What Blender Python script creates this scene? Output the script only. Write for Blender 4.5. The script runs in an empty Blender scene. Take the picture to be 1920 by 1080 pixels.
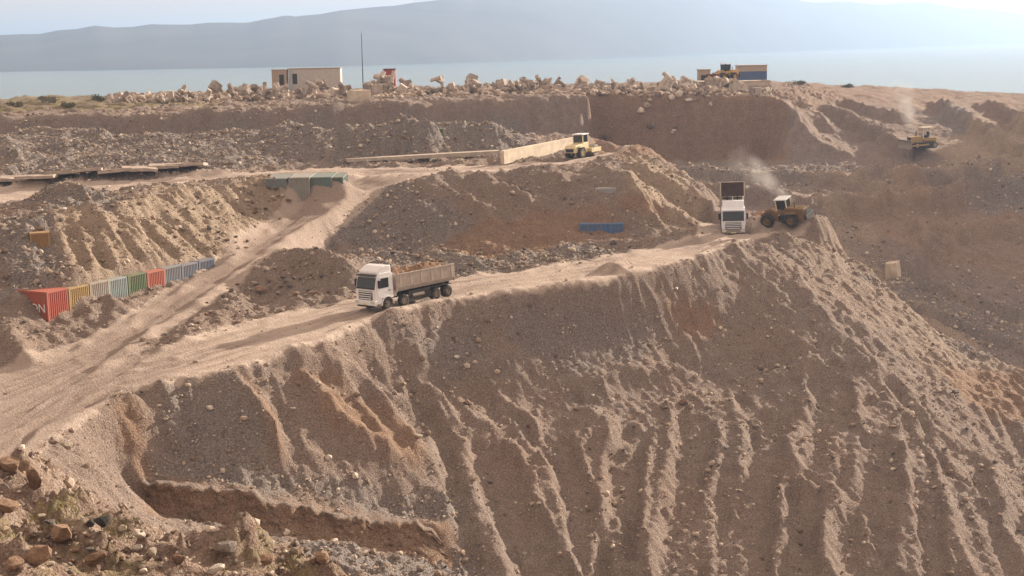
import bpy, bmesh, math, random
import numpy as np
from mathutils import Matrix, Vector
from mathutils.geometry import delaunay_2d_cdt

R = math.radians
SC = bpy.context.scene
COL = SC.collection
rng = np.random.default_rng(7)
random.seed(7)

# ------------------------------------------------------------------ camera
FPX, PITCH, ROLL = 2667.0, math.atan(450 / 2667.0), R(1.0)
cF = Vector((0, math.cos(PITCH), -math.sin(PITCH)))
_u0 = Vector((0, math.sin(PITCH), math.cos(PITCH)))
_r0 = Vector((1, 0, 0))
cR = _r0 * math.cos(ROLL) - _u0 * math.sin(ROLL)
cU = _r0 * math.sin(ROLL) + _u0 * math.cos(ROLL)
cam = bpy.data.cameras.new('camera')
cam.sensor_width = 36.0
cam.lens = 36.0 * FPX / 1920.0
cam.clip_start = 0.5
cam.clip_end = 60000
camo = bpy.data.objects.new('camera', cam)
COL.objects.link(camo)
camo.matrix_world = Matrix(((cR.x, cU.x, -cF.x, 0), (cR.y, cU.y, -cF.y, 0), (cR.z, cU.z, -cF.z, 0), (0, 0, 0, 1)))
SC.camera = camo

# ------------------------------------------------------------------ sky and sun
SUN_AZ, SUN_EL = R(46), R(17)          # azimuth from +Y towards +X
world = bpy.data.worlds.new('World')
SC.world = world
world.use_nodes = True
wn = world.node_tree
for n in list(wn.nodes):
    wn.nodes.remove(n)
wo = wn.nodes.new('ShaderNodeOutputWorld')
bg = wn.nodes.new('ShaderNodeBackground')
sky = wn.nodes.new('ShaderNodeTexSky')
sky.sky_type = 'NISHITA'
sky.sun_disc = False
sky.sun_elevation = SUN_EL
sky.sun_rotation = SUN_AZ
sky.air_density = 1.0
sky.dust_density = 2.6
sky.ozone_density = 1.0
bg.inputs['Strength'].default_value = 0.068
# thin cream cloud sheet over the whole sky
tcw = wn.nodes.new('ShaderNodeTexCoord'); mp = wn.nodes.new('ShaderNodeMapping'); mp.inputs['Scale'].default_value = (1, 1, 5)
nz = wn.nodes.new('ShaderNodeTexNoise'); nz.inputs['Scale'].default_value = 3.0; nz.inputs['Detail'].default_value = 6
cr = wn.nodes.new('ShaderNodeValToRGB'); cr.color_ramp.elements[0].position = .35; cr.color_ramp.elements[1].position = .65
cr.color_ramp.elements[0].color = (.78, .78, .78, 1); cr.color_ramp.elements[1].color = (1, 1, 1, 1)
mxw = wn.nodes.new('ShaderNodeMix'); mxw.data_type = 'RGBA'; mxw.inputs[7].default_value = (8.2, 6.0, 4.4, 1)
wn.links.new(tcw.outputs['Generated'], mp.inputs[0]); wn.links.new(mp.outputs[0], nz.inputs[0]); wn.links.new(nz.outputs[0], cr.inputs[0])
wn.links.new(cr.outputs[0], mxw.inputs[0]); wn.links.new(sky.outputs[0], mxw.inputs[6]); wn.links.new(mxw.outputs[2], bg.inputs[0])
wn.links.new(bg.outputs[0], wo.inputs[0])

sl = bpy.data.lights.new('sun', 'SUN')
sl.energy = 5.0
sl.angle = R(0.7)
sl.color = (1.0, 0.85, 0.68)
so = bpy.data.objects.new('sun', sl)
COL.objects.link(so)
SUND = Vector((math.sin(SUN_AZ) * math.cos(SUN_EL), math.cos(SUN_AZ) * math.cos(SUN_EL), math.sin(SUN_EL)))
so.rotation_euler = SUND.to_track_quat('Z', 'Y').to_euler()
so.location = (60, 120, 80)

SC.view_settings.view_transform = 'Standard'
SC.view_settings.look = 'None'
SC.view_settings.gamma = 1.0
SC.view_settings.use_curve_mapping = False
SC.view_settings.exposure = 1.09
SC.cycles.volume_step_rate = 2.0
SC.cycles.volume_max_steps = 128
SC.cycles.volume_bounces = 1
SC.cycles.max_bounces = 6

# ------------------------------------------------------------------ pixel helpers
def ray(px, py):
    return cF + cR * ((px - 960) / FPX) + cU * ((540 - py) / FPX)

def Pz(px, py, z):
    d = ray(px, py)
    t = z / d.z
    return (d.x * t, d.y * t, z)

def Pd(px, py, y):
    d = ray(px, py)
    t = y / d.y
    return (d.x * t, y, d.z * t)

def project(x, y, z):
    f = x * cF.x + y * cF.y + z * cF.z
    r = x * cR.x + y * cR.y + z * cR.z
    u = x * cU.x + y * cU.y + z * cU.z
    f = np.maximum(f, 0.1)
    return 960 + FPX * r / f, 540 - FPX * u / f

# ------------------------------------------------------------------ terrain control lines (pixel, height or distance)
CP = []
def dens(pts, step=1.2):
    for a, b in zip(pts[:-1], pts[1:]):
        a, b = np.array(a), np.array(b)
        n = max(1, int(np.linalg.norm((b - a)[:2]) / step))
        for i in range(n):
            CP.append(tuple(a + (b - a) * i / n))
    CP.append(tuple(pts[-1]))
def LZ(l): 
    p = [Pz(*q) for q in l]; dens(p); return p
def LD(l):
    p = [Pd(*q) for q in l]; dens(p); return p
def LW(l, step=4.0):
    dens(l, step); return l

# lower haul road
RN = LZ([(-150, 905, -23.0), (60, 862, -22.6), (130, 800, -22.4), (220, 742, -22.1), (430, 692, -21.6), (600, 642, -21.2), (700, 596, -20.8),
         (860, 558, -20.5), (1000, 543, -20.3), (1130, 524, -20.1), (1300, 483, -19.6), (1450, 439, -19.2), (1520, 432, -19.2)])
RF = LZ([(170, 692, -22.0), (300, 662, -21.8), (450, 612, -21.4), (560, 584, -21.0), (660, 562, -20.75), (760, 541, -20.6), (850, 523, -20.5),
         (1000, 505, -20.2), (1200, 472, -19.8), (1300, 446, -19.4), (1312, 421, -19.3), (1440, 417, -19.2), (1515, 419, -19.2)])
# ramp
RL = LZ([(690, 332, -14.5), (640, 352, -15.2), (560, 395, -16.7), (500, 440, -18.1), (420, 492, -19.0), (330, 548, -20.4), (250, 608, -21.2),
         (150, 652, -21.8), (0, 715, -22.7), (-150, 780, -23.2)])
RR = LZ([(790, 330, -14.1), (700, 356, -15.2), (640, 386, -16.2), (560, 432, -17.6), (500, 476, -18.8), (430, 522, -19.7), (330, 592, -20.8),
         (250, 645, -21.5), (180, 690, -22.0)])
# upper road
UN = LZ([(-150, 425, -15.3), (0, 390, -14.9), (60, 376, -14.8), (175, 360, -14.6), (215, 358, -14.5), (300, 347, -14.4), (375, 338, -14.3),
         (480, 332, -14.2), (600, 327, -14.1), (690, 326.5, -14.05), (790, 325.5, -13.95), (850, 325, -13.9), (960, 317, -13.8), (1060, 309, -13.7), (1110, 300, -13.6), (1160, 290, -13.4)])
UF = LZ([(-150, 370, -15.2), (0, 356, -14.9), (95, 352, -14.7), (150, 348, -14.5), (300, 341, -14.4), (375, 333, -14.3), (480, 328, -14.2),
         (600, 317, -14.1), (750, 315.5, -14.0), (900, 312, -13.9), (1060, 303, -13.7), (1160, 286.5, -13.4)])
# heaps behind the upper road
LZ([(-150, 350, -14.2), (0, 340, -13.9), (150, 326, -13.5), (370, 317, -13.3), (500, 318, -13.9), (650, 305, -13.9), (800, 298, -13.7), (940, 285, -13.4), (1010, 274, -13.2)])
LZ([(-150, 258, -10.9), (-40, 256, -10.7), (0, 256, -10.6), (50, 238, -9.7), (140, 240, -9.8), (190, 264, -11.1), (300, 252, -10.6), (450, 246, -10.3), (560, 242, -10.1), (700, 238, -9.9), (745, 233, -9.6),
    (790, 247, -10.5), (850, 228, -9.5), (915, 228, -9.6), (985, 268, -12.5), (1020, 275, -13.2)])
LW([(-130, 204, -13.6), (-60, 203, -13.6), (0, 204, -13.6), (10, 212, -13.8), (13, 236, -14.5)])
# cut wall: rim and base
LD([(-260, 233, 208), (0, 222, 212), (300, 212, 216), (690, 193, 229), (1102, 180, 240), (1104.5, 178, 247)])
LW([Pd(0, 222, 209.5)[:2] + (-13.6,), Pd(300, 212, 213.5)[:2] + (-13.6,), Pd(690, 193, 226.5)[:2] + (-13.8,), Pd(1102, 180, 237.5)[:2] + (-14.5,)], 1.2)
LD([(1107, 178, 248), (1280, 178, 248), (1436, 176, 246)])
LW([Pd(1108, 178, 239)[:2] + (-18.6,), Pd(1112, 178, 246.3)[:2] + (-19.0,), Pd(1280, 178, 246.2)[:2] + (-19.6,), Pd(1432, 178, 244)[:2] + (-19.6,)], 1.2)
# plateau behind
SHORE = [Pd(-260, 192, 276), Pd(0, 185, 280), Pd(220, 178, 291), Pd(640, 168, 310), Pd(960, 160, 322), Pd(1300, 152, 330), Pd(1450, 150, 335),
         Pd(1560, 159, 330), Pd(1750, 167, 325), Pd(1920, 176, 315), Pd(2200, 190, 300)]
dens(SHORE)
LW([(x, y + 26, -47) for x, y, z in SHORE])
LW([(x, y + 60, -60) for x, y, z in SHORE])
LW([Pd(-260, 215, 240), Pd(0, 203, 244), Pd(300, 192, 252), Pd(690, 181, 262), Pd(1000, 172, 275), Pd(1300, 166, 280), Pd(1430, 165, 280)], 2)
# right far hillside, bench and pit wall
LD([(1440, 178, 246), (1475, 200, 243), (1500, 240, 240), (1540, 290, 236)])
LD([(1470, 170, 275), (1600, 176, 285), (1750, 183, 285), (1920, 195, 282), (2150, 210, 275)])
LD([(1530, 215, 256), (1620, 232, 255), (1750, 235, 254), (1920, 228, 255), (2150, 240, 250)])
LD([(1450, 305, 232), (1600, 300, 234), (1690, 290, 233), (1760, 292, 232), (1850, 275, 238), (1920, 265, 240), (2150, 265, 240)])
LD([(1300, 318, 226), (1450, 335, 220), (1600, 335, 222), (1750, 330, 224), (1850, 318, 228), (1920, 305, 232), (2150, 300, 232)])
LD([(1350, 385, 204), (1450, 400, 204), (1580, 400, 209), (1700, 395, 212), (1820, 380, 217), (1920, 370, 221), (2150, 360, 222)])
LD([(1450, 480, 184), (1560, 500, 190), (1700, 560, 183), (1800, 560, 190), (1920, 590, 190), (2150, 600, 190)])
LD([(1620, 600, 170), (1760, 660, 166), (1850, 690, 165), (1960, 735, 163), (2200, 770, 163)])
LW([(29, 180, -24), (24, 192, -21), (20, 205, -19.5), (16, 225, -18.8)])
LW([(22, 163, -22), (28, 163, -25.5), (38, 160, -33), (46, 158, -37)])
# mound between ramp and lower road
MC = LZ([(790, 334, -14.0), (850, 326, -13.75), (960, 318, -13.65), (1060, 310, -13.5), (1155, 292, -13.2), (1190, 283, -12.9), (1212, 285, -13.1), (1262, 312, -14.6), (1322, 352, -16.7), (1338, 392, -18.7)])
LD([(1150, 297, 171), (1185, 338, 156.5), (1222, 392, 152), (1250, 424, 150.5)])
LZ([(740, 345, -14.6), (700, 362, -15.4)])
LZ([(590, 478, -20.0), (620, 474, -20.3), (700, 468, -20.5), (830, 466, -20.35), (1000, 454, -20.1), (1100, 447, -19.9), (1200, 432, -19.6), (1290, 424, -19.3)])
LW([(16, 187, -14.8), (22, 178, -16.8), (26, 170, -19)])
LD([(1170, 269, 181), (1195, 267, 181), (1225, 275, 180)])
# small mounds in the fork
LD([(520, 480, 130), (560, 476, 128.5), (610, 473, 127)])
LD([(640, 510, 123.5), (665, 545, 121)])
LD([(470, 560, 119.5), (560, 545, 122)])
# lit spur running down to the right
LD([(1515, 420, 149.5), (1560, 436, 149), (1600, 470, 148), (1650, 520, 146), (1760, 620, 143), (1850, 662, 140), (1920, 700, 138), (2100, 800, 134)])
# near slope
LD([(700, 722, 106.5), (900, 747, 111.3), (1100, 752, 114.2), (1300, 702, 122.5), (1450, 692, 125.6), (1550, 696, 124.8)])
LD([(1455, 442, 143.6), (1495, 520, 136.6), (1550, 600, 131), (1630, 680, 126.6), (1700, 730, 125.2)])
LD([(1700, 730, 125.6), (1780, 742, 127.6), (1850, 756, 130.5), (1925, 806, 129.2), (2050, 866, 128)])
LD([(1000, 650, 116.8), (1150, 632, 121.5), (1290, 608, 126.6), (1400, 605, 129.6), (1480, 620, 129.2)])
LD([(860, 900, 101.2), (1100, 900, 104.8), (1300, 880, 109.2), (1600, 880, 111), (1750, 900, 112.3), (1900, 930, 115)])
LD([(900, 1085, 93), (960, 1085, 93.3), (1300, 1085, 97), (1600, 1085, 99.5), (1920, 1085, 104), (2200, 1085, 120)])
LD([(900, 1250, 84), (1300, 1250, 92), (1600, 1250, 98), (1920, 1250, 103), (2200, 1250, 108)])
# lower left: clay ledge, pit floor, bank
LTp = LD([(235, 830, 89), (250, 880, 88), (266, 905, 87.6), (330, 912, 88), (480, 926, 89.4), (492, 945, 89.3), (560, 952, 90.5), (700, 980, 93), (840, 990, 95)])
LBp = LD([(240, 930, 87.3), (285, 958, 87.2), (360, 975, 87.7), (480, 988, 88.9), (600, 1006, 90.4), (740, 1024, 92.6), (848, 1036, 94.4)])
LD([(300, 890, 89.2), (480, 905, 91), (700, 950, 95), (850, 960, 97.5)])
LD([(420, 1000, 84), (520, 1040, 83.5), (700, 1068, 87), (820, 1082, 90)])
LD([(420, 1100, 77), (600, 1110, 79), (900, 1125, 89)])
LD([(118, 868, 78.5), (150, 905, 77.5), (260, 955, 80), (340, 988, 82.5)])
LD([(40, 930, 71), (120, 958, 72), (250, 1008, 73.5), (400, 1030, 76)])
# foreground bank
FC = LD([(-120, 835, 63), (0, 852, 61), (60, 872, 60), (95, 905, 59), (112, 945, 58.5), (200, 962, 58), (300, 986, 57), (430, 1024, 55), (560, 1042, 54), (625, 1064, 53), (660, 1110, 51)])
LW([(x + 1.5, y + 3.5, z - 3.2) for x, y, z in FC], 1.5)
LD([(-120, 955, 54), (0, 955, 53.8), (200, 1015, 53), (420, 1062, 51.5)])
LD([(-120, 1085, 46), (0, 1085, 46), (300, 1085, 47.5), (600, 1100, 50)])
# slope left of the ramp, containers at its foot
LD([(-120, 430, 121), (-40, 432, 122), (40, 420, 122), (100, 401, 124), (210, 399, 126), (250, 376, 131), (330, 354, 139), (420, 347, 148), (480, 340, 151.5)])
LD([(40, 392, 129), (90, 372, 131), (120, 352, 132.5), (140, 346, 133), (165, 350, 133.5), (200, 368, 134), (225, 385, 132)])
LD([(400, 420, 137), (460, 405, 146), (495, 372, 150.6), (560, 377, 150.8), (625, 366, 151.6), (648, 356, 152.4)])
LD([(480, 338, 151.6), (500, 334.5, 152.0), (560, 332.5, 152.2), (625, 331.5, 153.2), (646, 331, 153.8)])
LD([(20, 541, 113.5), (60, 525, 113.0), (130, 520, 114.0), (200, 508, 118.0), (268, 500, 122.2), (330, 487, 126.8), (404, 482, 131.8)])
LD([(24, 545, 112.6), (60, 575, 111.3), (88, 606, 110.4), (130, 594, 112.9), (200, 574, 117.2), (268, 551, 121.4), (330, 531, 125.6), (408, 503, 130.3)])
LD([(-120, 540, 113), (0, 500, 115.5)])
LD([(-120, 680, 104), (0, 612, 107), (60, 640, 106.5)])
# outside the frame
LW([(-60, 60, -15), (-60, 100, -22), (-75, 130, -16), (-80, 160, -15), (-115, 160, -13), (-115, 100, -14), (-115, 40, -10)], 8)
LW([(-115, 215, -10), (-115, 250, -8.5)], 8)
LW([(70, 60, -45), (80, 110, -45), (90, 160, -42), (125, 60, -42), (125, 130, -40), (125, 180, -36)], 8)
LW([(-40, 30, -12.5), (-20, 32, -13.5), (-3, 34, -17), (12, 42, -26), (30, 55, -36), (45, 70, -42)], 6)
LW([(-60, 0, -2.5), (-20, 0, -1.8), (0, 0, -1.7), (20, 0, -4), (60, 0, -14), (120, 0, -20)], 8)
LW([(-60, 16, -8), (-20, 16, -7.5), (0, 17, -8), (14, 20, -13), (30, 25, -22)], 8)
LW([(120, 254, 0), (128, 268, 8), (136, 288, 16), (148, 308, 21), (170, 325, 23), (215, 330, 14)], 5)  # added hill, unseen, raised to cast shade over the right side of the pit
LW([(116, 232, -12), (150, 240, -6), (200, 255, -6)], 8)
LW([(108, 250, -12.5), (111, 270, -12), (116, 292, -12), (124, 315, -14)], 5)
for x, y, z in [(-700, -200, 6), (0, -200, 14), (800, -200, 0), (-700, 0, -2), (-300, 0, -3), (-700, 300, -60), (-420, 200, -10), (-420, 300, -55), (-250, 150, -12), (-250, 262, -9), (-250, 310, -50),
                (300, 0, -18), (800, 0, -14), (250, 150, -25), (260, 240, -12), (280, 290, -12), (800, 150, -12), (800, 330, -60), (300, 360, -60), (450, 280, -18), (-700, 460, -60), (0, 460, -60), (800, 460, -60), (0, -60, 4)]:
    CP.append((x, y, z))

# ------------------------------------------------------------------ height raster
CP = np.array(CP)
key = np.round(CP[:, :2] / 0.25).astype(int)
_, ui = np.unique(key, axis=0, return_index=True)
CP = CP[np.sort(ui)]
res = delaunay_2d_cdt([Vector((float(a), float(b))) for a, b, c in CP], [], [], 0, 1e-5)
tv = np.array([(v.x, v.y) for v in res[0]])
tz = np.array([CP[o[0]][2] for o in res[3]])
TRI = [tuple(t) for t in res[2]]

def raster(x0, y0, st, nx, ny):
    Z = np.full((ny, nx), -50.0)
    for a, b, c in TRI:
        pa, pb, pc = tv[a], tv[b], tv[c]
        mn = np.minimum(np.minimum(pa, pb), pc); mx = np.maximum(np.maximum(pa, pb), pc)
        i0 = max(0, int(math.ceil((mn[0] - x0) / st - 1e-6))); i1 = min(nx - 1, int((mx[0] - x0) / st + 1e-6))
        j0 = max(0, int(math.ceil((mn[1] - y0) / st - 1e-6))); j1 = min(ny - 1, int((mx[1] - y0) / st + 1e-6))
        if i1 < i0 or j1 < j0:
            continue
        X, Y = np.meshgrid(x0 + st * np.arange(i0, i1 + 1), y0 + st * np.arange(j0, j1 + 1))
        den = (pb[1] - pc[1]) * (pa[0] - pc[0]) + (pc[0] - pb[0]) * (pa[1] - pc[1])
        if abs(den) < 1e-9:
            continue
        l1 = ((pb[1] - pc[1]) * (X - pc[0]) + (pc[0] - pb[0]) * (Y - pc[1])) / den
        l2 = ((pc[1] - pa[1]) * (X - pc[0]) + (pa[0] - pc[0]) * (Y - pc[1])) / den
        l3 = 1 - l1 - l2
        m = (l1 > -1e-6) & (l2 > -1e-6) & (l3 > -1e-6)
        zz = l1 * tz[a] + l2 * tz[b] + l3 * tz[c]
        s = Z[j0:j1 + 1, i0:i1 + 1]
        s[m] = zz[m]
    return Z

GX0, GY0, ST, NX, NY = -112.0, 38.0, 0.25, 940, 1180
GX = GX0 + ST * np.arange(NX)
GY = GY0 + ST * np.arange(NY)
XX, YY = np.meshgrid(GX, GY)
H = raster(GX0, GY0, ST, NX, NY)

def blur(a, n):
    for _ in range(n):
        p = np.pad(a, 1, mode='edge')
        a = (p[:-2, 1:-1] + 2 * p[1:-1, 1:-1] + p[2:, 1:-1]) / 4
        p = np.pad(a, 1, mode='edge')
        a = (p[1:-1, :-2] + 2 * p[1:-1, 1:-1] + p[1:-1, 2:]) / 4
    return a

KX = np.fft.fftfreq(NX, ST)[None, :]
KY = np.fft.fftfreq(NY, ST)[:, None]
KR = np.hypot(KX, KY)
def grf(lo, hi, beta, seed):
    """random field with wavelengths lo..hi metres and power falloff beta, unit variance"""
    g = np.random.default_rng(seed)
    w = np.fft.fft2(g.standard_normal((NY, NX)))
    k = np.maximum(KR, 1e-4)
    a = k ** (-beta) * np.exp(-(k * lo) ** 2) * (1 - np.exp(-(k * hi) ** 2))
    f = np.real(np.fft.ifft2(w * a))
    return f / f.std()

def pick(Z, x, y):
    fx = np.clip((np.asarray(x) - GX0) / ST, 0, NX - 1.001); fy = np.clip((np.asarray(y) - GY0) / ST, 0, NY - 1.001)
    i = fx.astype(int); j = fy.astype(int); u = fx - i; v = fy - j
    return (Z[j, i] * (1 - u) + Z[j, i + 1] * u) * (1 - v) + (Z[j + 1, i] * (1 - u) + Z[j + 1, i + 1] * u) * v

def hit(px, py, Z=None):
    """first point where the line of sight through a pixel meets the terrain"""
    Z = H if Z is None else Z
    d = ray(px, py)
    ys = np.arange(40.0, 331.0, 0.2)
    t = ys / d.y
    g = pick(Z, d.x * t, ys)
    b = np.nonzero(d.z * t <= g)[0]
    k = b[0] if len(b) else len(ys) - 1
    y = ys[k]
    return np.array((d.x * t[k], y, g[k]))

HRAW = H.copy()
H = blur(H, 3)
HB = blur(H, 6)
H0 = HB.copy()
gy, gx = np.gradient(blur(H, 14), ST)
SLP = np.hypot(gx, gy)

# ---- zones (what the ground is made of), from polygons on the ground seen in the picture
PXX, PYY = project(XX, YY, HB)
jit = grf(1.5, 12, 1.5, 3)
def poly(pts, jx=0.0):
    x = PXX + jx * jit; y = PYY + jx * 0.6 * np.roll(jit, 200, 1)
    m = np.zeros(x.shape, bool)
    n = len(pts)
    for i in range(n):
        (ax, ay), (bx, by) = pts[i], pts[(i + 1) % n]
        if ay == by:
            continue
        c = (ay > y) != (by > y)
        m ^= c & (x < (bx - ax) * (y - ay) / (by - ay) + ax)
    return m
def strip(a, b):
    """mask of the ground between two edge lines, in plan"""
    pts = [p[:2] for p in a] + [p[:2] for p in reversed(b)]
    m = np.zeros(XX.shape, bool)
    n = len(pts)
    for i in range(n):
        (ax, ay), (bx, by) = pts[i], pts[(i + 1) % n]
        if ay == by:
            continue
        c = (ay > YY) != (by > YY)
        m ^= c & (XX < (bx - ax) * (YY - ay) / (by - ay) + ax)
    return m
M_LOW = strip(RN, RF + [])
M_LOW |= strip([RF[1], RF[0], RR[-1], RR[-2], RL[-4], RL[-3], RL[-2], RL[-1]], [RN[4], RN[3], RN[2], RN[1], RN[0]])
def grow(m, n):
    for _ in range(n):
        p = np.pad(m, 1); m = p[1:-1, 1:-1] | p[:-2, 1:-1] | p[2:, 1:-1] | p[1:-1, :-2] | p[1:-1, 2:]
    return m
M_RAMP = grow(strip(RL[:-1], RR), 6) & ~M_LOW
M_UP = grow(strip(UN, UF), 5)
M_RAMP |= strip([UN[9], UN[10]], [RL[0], RR[0]])
M_RAMP &= ~M_UP
M_LOW = M_LOW & ~M_UP
ROAD = (M_LOW | M_RAMP | M_UP)
ROADF = np.clip(blur(ROAD.astype(float), 5), 0, 1)
PLAT = (YY > np.interp(XX, [p[0] for p in SHORE], [225, 226, 228, 236, 242, 250, 262, 282, 288, 288, 288])) & (H > -12.5)
BANK = strip([(x + 1.2, y + 3, z) for x, y, z in FC], [(-60, 36, 0), (2, 36, 0)])

CLAY = np.zeros(H.shape)
for q in [[(262, 898), (480, 918), (500, 940), (700, 975), (850, 985), (850, 1040), (740, 1030), (480, 992), (280, 962)],
          [(225, 765), (265, 780), (285, 900), (262, 905), (230, 850)],
          [(530, 690), (640, 705), (655, 735), (560, 730)], [(600, 745), (700, 750), (800, 850), (790, 890), (700, 860), (610, 800)],
          [(450, 700), (480, 720), (545, 870), (520, 880)],
          [(815, 470), (840, 445), (1000, 405), (1060, 393), (1165, 415), (1175, 445), (1100, 450), (1000, 470), (900, 480)],
          [(1107, 176), (1436, 176), (1470, 200), (1480, 300), (1300, 305), (1107, 290)],
          [(1150, 380), (1210, 370), (1260, 400), (1230, 420), (1160, 400)],
          [(1230, 560), (1340, 570), (1350, 620), (1290, 640)], [(1750, 690), (1920, 700), (1920, 800), (1830, 770)]]:
    CLAY = np.maximum(CLAY, poly(q, 5))
TAN = np.zeros(H.shape)
for q in [[(100, 395), (220, 395), (300, 350), (520, 340), (560, 370), (480, 450), (420, 500), (300, 500), (130, 525), (110, 440)],
          [(1160, 290), (1260, 310), (1330, 370), (1310, 430), (1230, 420), (1180, 360)],
          [(1460, 440), (1530, 425), (1930, 700), (1930, 790), (1750, 700)],
          [(1790, 235), (1930, 225), (1930, 300), (1800, 320), (1750, 300)], [(1290, 318), (1480, 335), (1700, 328), (1930, 298), (1930, 313), (1700, 343), (1480, 351), (1290, 334)],
          [(1680, 512), (1930, 600), (1930, 622), (1680, 535)], [(1430, 425), (1700, 432), (1930, 425), (1930, 440), (1700, 450), (1430, 440)], [(1500, 375), (1640, 385), (1800, 365), (1800, 380), (1640, 402), (1500, 392)]]:
    TAN = np.maximum(TAN, poly(q, 10))
GRAV = np.zeros(H.shape)
for q in [[(0, 240), (990, 228), (1000, 275), (640, 305), (0, 345)], [(60, 345), (220, 345), (230, 392), (60, 390)], [(700, 465), (1100, 455), (1200, 470), (860, 525), (700, 510)],
          [(0, 395), (100, 400), (110, 530), (30, 545), (0, 600)], [(380, 990), (860, 1030), (900, 1090), (600, 1090)], [(540, 370), (740, 345), (900, 430), (830, 460), (620, 480)],
          [(280, 860), (500, 880), (860, 950), (850, 985), (480, 918), (262, 898)]]:
    GRAV = np.maximum(GRAV, poly(q, 8))
for q in [[(1440, 148), (1930, 172), (1930, 215), (1600, 200), (1500, 215), (1470, 185)], [(1560, 380), (1700, 330), (1930, 420), (1930, 520), (1700, 480)]]:
    CLAY = np.maximum(CLAY, .6 * poly(q, 14))  # far right scrub and soil brown, also darkened in colour in place of shade
for q in [[(1750, 190), (1850, 190), (1800, 245), (1740, 240)], [(1590, 470), (1930, 600), (1930, 690), (1760, 620)], [(1290, 300), (1600, 300), (1560, 350), (1300, 350)], [(930, 570), (1100, 550), (1250, 640), (1150, 700), (1000, 690)], [(700, 620), (900, 590), (960, 700), (820, 700)], [(1800, 330), (1930, 320), (1930, 420), (1850, 400)], [(300, 720), (430, 700), (520, 870), (330, 880)]]:
    GRAV = np.maximum(GRAV, .8 * poly(q, 22))
TAN[(XX > 22) & (YY < 152)] *= .35
CLAY, TAN, GRAV = blur(CLAY, 3), blur(TAN, 5), blur(GRAV, 5)

# ---- fall-line streaks: noise smeared down the slopes makes rills and gullies
nrm = np.maximum(SLP, 1e-4)
dx, dy = gx / nrm, gy / nrm
def lic(noise, steps, st=0.35):
    acc = noise.copy(); wsum = 1.0
    for sg in (1, -1):
        fx = np.tile(np.arange(NX, dtype=np.float32)[None, :], (NY, 1)); fy = np.tile(np.arange(NY, dtype=np.float32)[:, None], (1, NX))
        for k in range(steps):
            i = np.clip(fx, 0, NX - 1).astype(np.int32); j = np.clip(fy, 0, NY - 1).astype(np.int32)
            fx += sg * dx[j, i] * st / ST; fy += sg * dy[j, i] * st / ST
            i = np.clip(fx, 0, NX - 1).astype(np.int32); j = np.clip(fy, 0, NY - 1).astype(np.int32)
            w = 1 - (k + 1) / (steps + 1)
            acc += w * noise[j, i]; wsum += w
    acc /= wsum
    return acc / acc.std()
g1 = lic(grf(0.55, 2.5, 0.5, 11), 20, 0.5)
g2 = lic(grf(1.3, 6, 0.7, 12), 18, 0.8)
sf = np.clip((SLP - 0.12) / 0.4, 0, 1)
sf[SLP > 1.6] *= 0.4
free = 1 - ROADF
SMOOTH = blur(np.maximum(poly([(1500, 440), (1650, 530), (1930, 700), (1930, 740), (1700, 690), (1540, 540)], 6), poly([(930, 560), (1500, 470), (1560, 600), (1480, 680), (1240, 680), (1060, 730)], 10)).astype(float), 6)
FAN = blur(poly([(870, 770), (1100, 755), (1300, 705), (1560, 695), (1690, 680), (1930, 790), (1930, 1100), (900, 1100)]).astype(float), 8)
amp = free * sf * (1 - 0.55 * SMOOTH) * (1 - .72 * FAN)
ridged = lambda g: 1.0 - np.abs(g) * 1.25
big = np.clip(.55 + .5 * grf(6, 40, 1.5, 41), .1, 1.3)
FARP = 1 - .8 * np.clip((YY - 165) / 15, 0, 1) * np.clip((XX - 8) / 8, 0, 1)
H = H + amp * big * FARP * (0.09 * g1 + 0.15 * ridged(g2) * (0.6 + 0.4 * jit.clip(-1, 1)))
# general lumps
lump = grf(1.2, 9, 1.6, 21)
fine = grf(0.35, 2.2, 1.2, 22)
rub = grf(0.30, 0.9, 0.4, 23)
H = H + free * (0.22 * lump * (1 - 0.5 * SMOOTH) * (1 - .68 * FAN) * (.5 + .5 * FARP) + 0.085 * fine * (1 - .35 * FAN) + 0.06 * rub * (1 + 1.2 * GRAV))
H = H + ROADF * (0.03 * lump + 0.012 * fine)
LEDGE = blur(poly([(225, 870), (300, 890), (480, 905), (700, 955), (860, 975), (865, 1045), (740, 1035), (480, 1000), (250, 975)]).astype(float), 3)
rag = grf(.8, 5, 1.4, 51)
HW = pick(HRAW, XX + .12 * np.roll(rag, 90, 0), YY + .14 * rag)
H = H * (1 - .92 * LEDGE) + .92 * LEDGE * (HW + .06 * fine)
H = H + BANK * (0.24 * lump + 0.22 * np.abs(fine) + .07 * rub)

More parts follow.
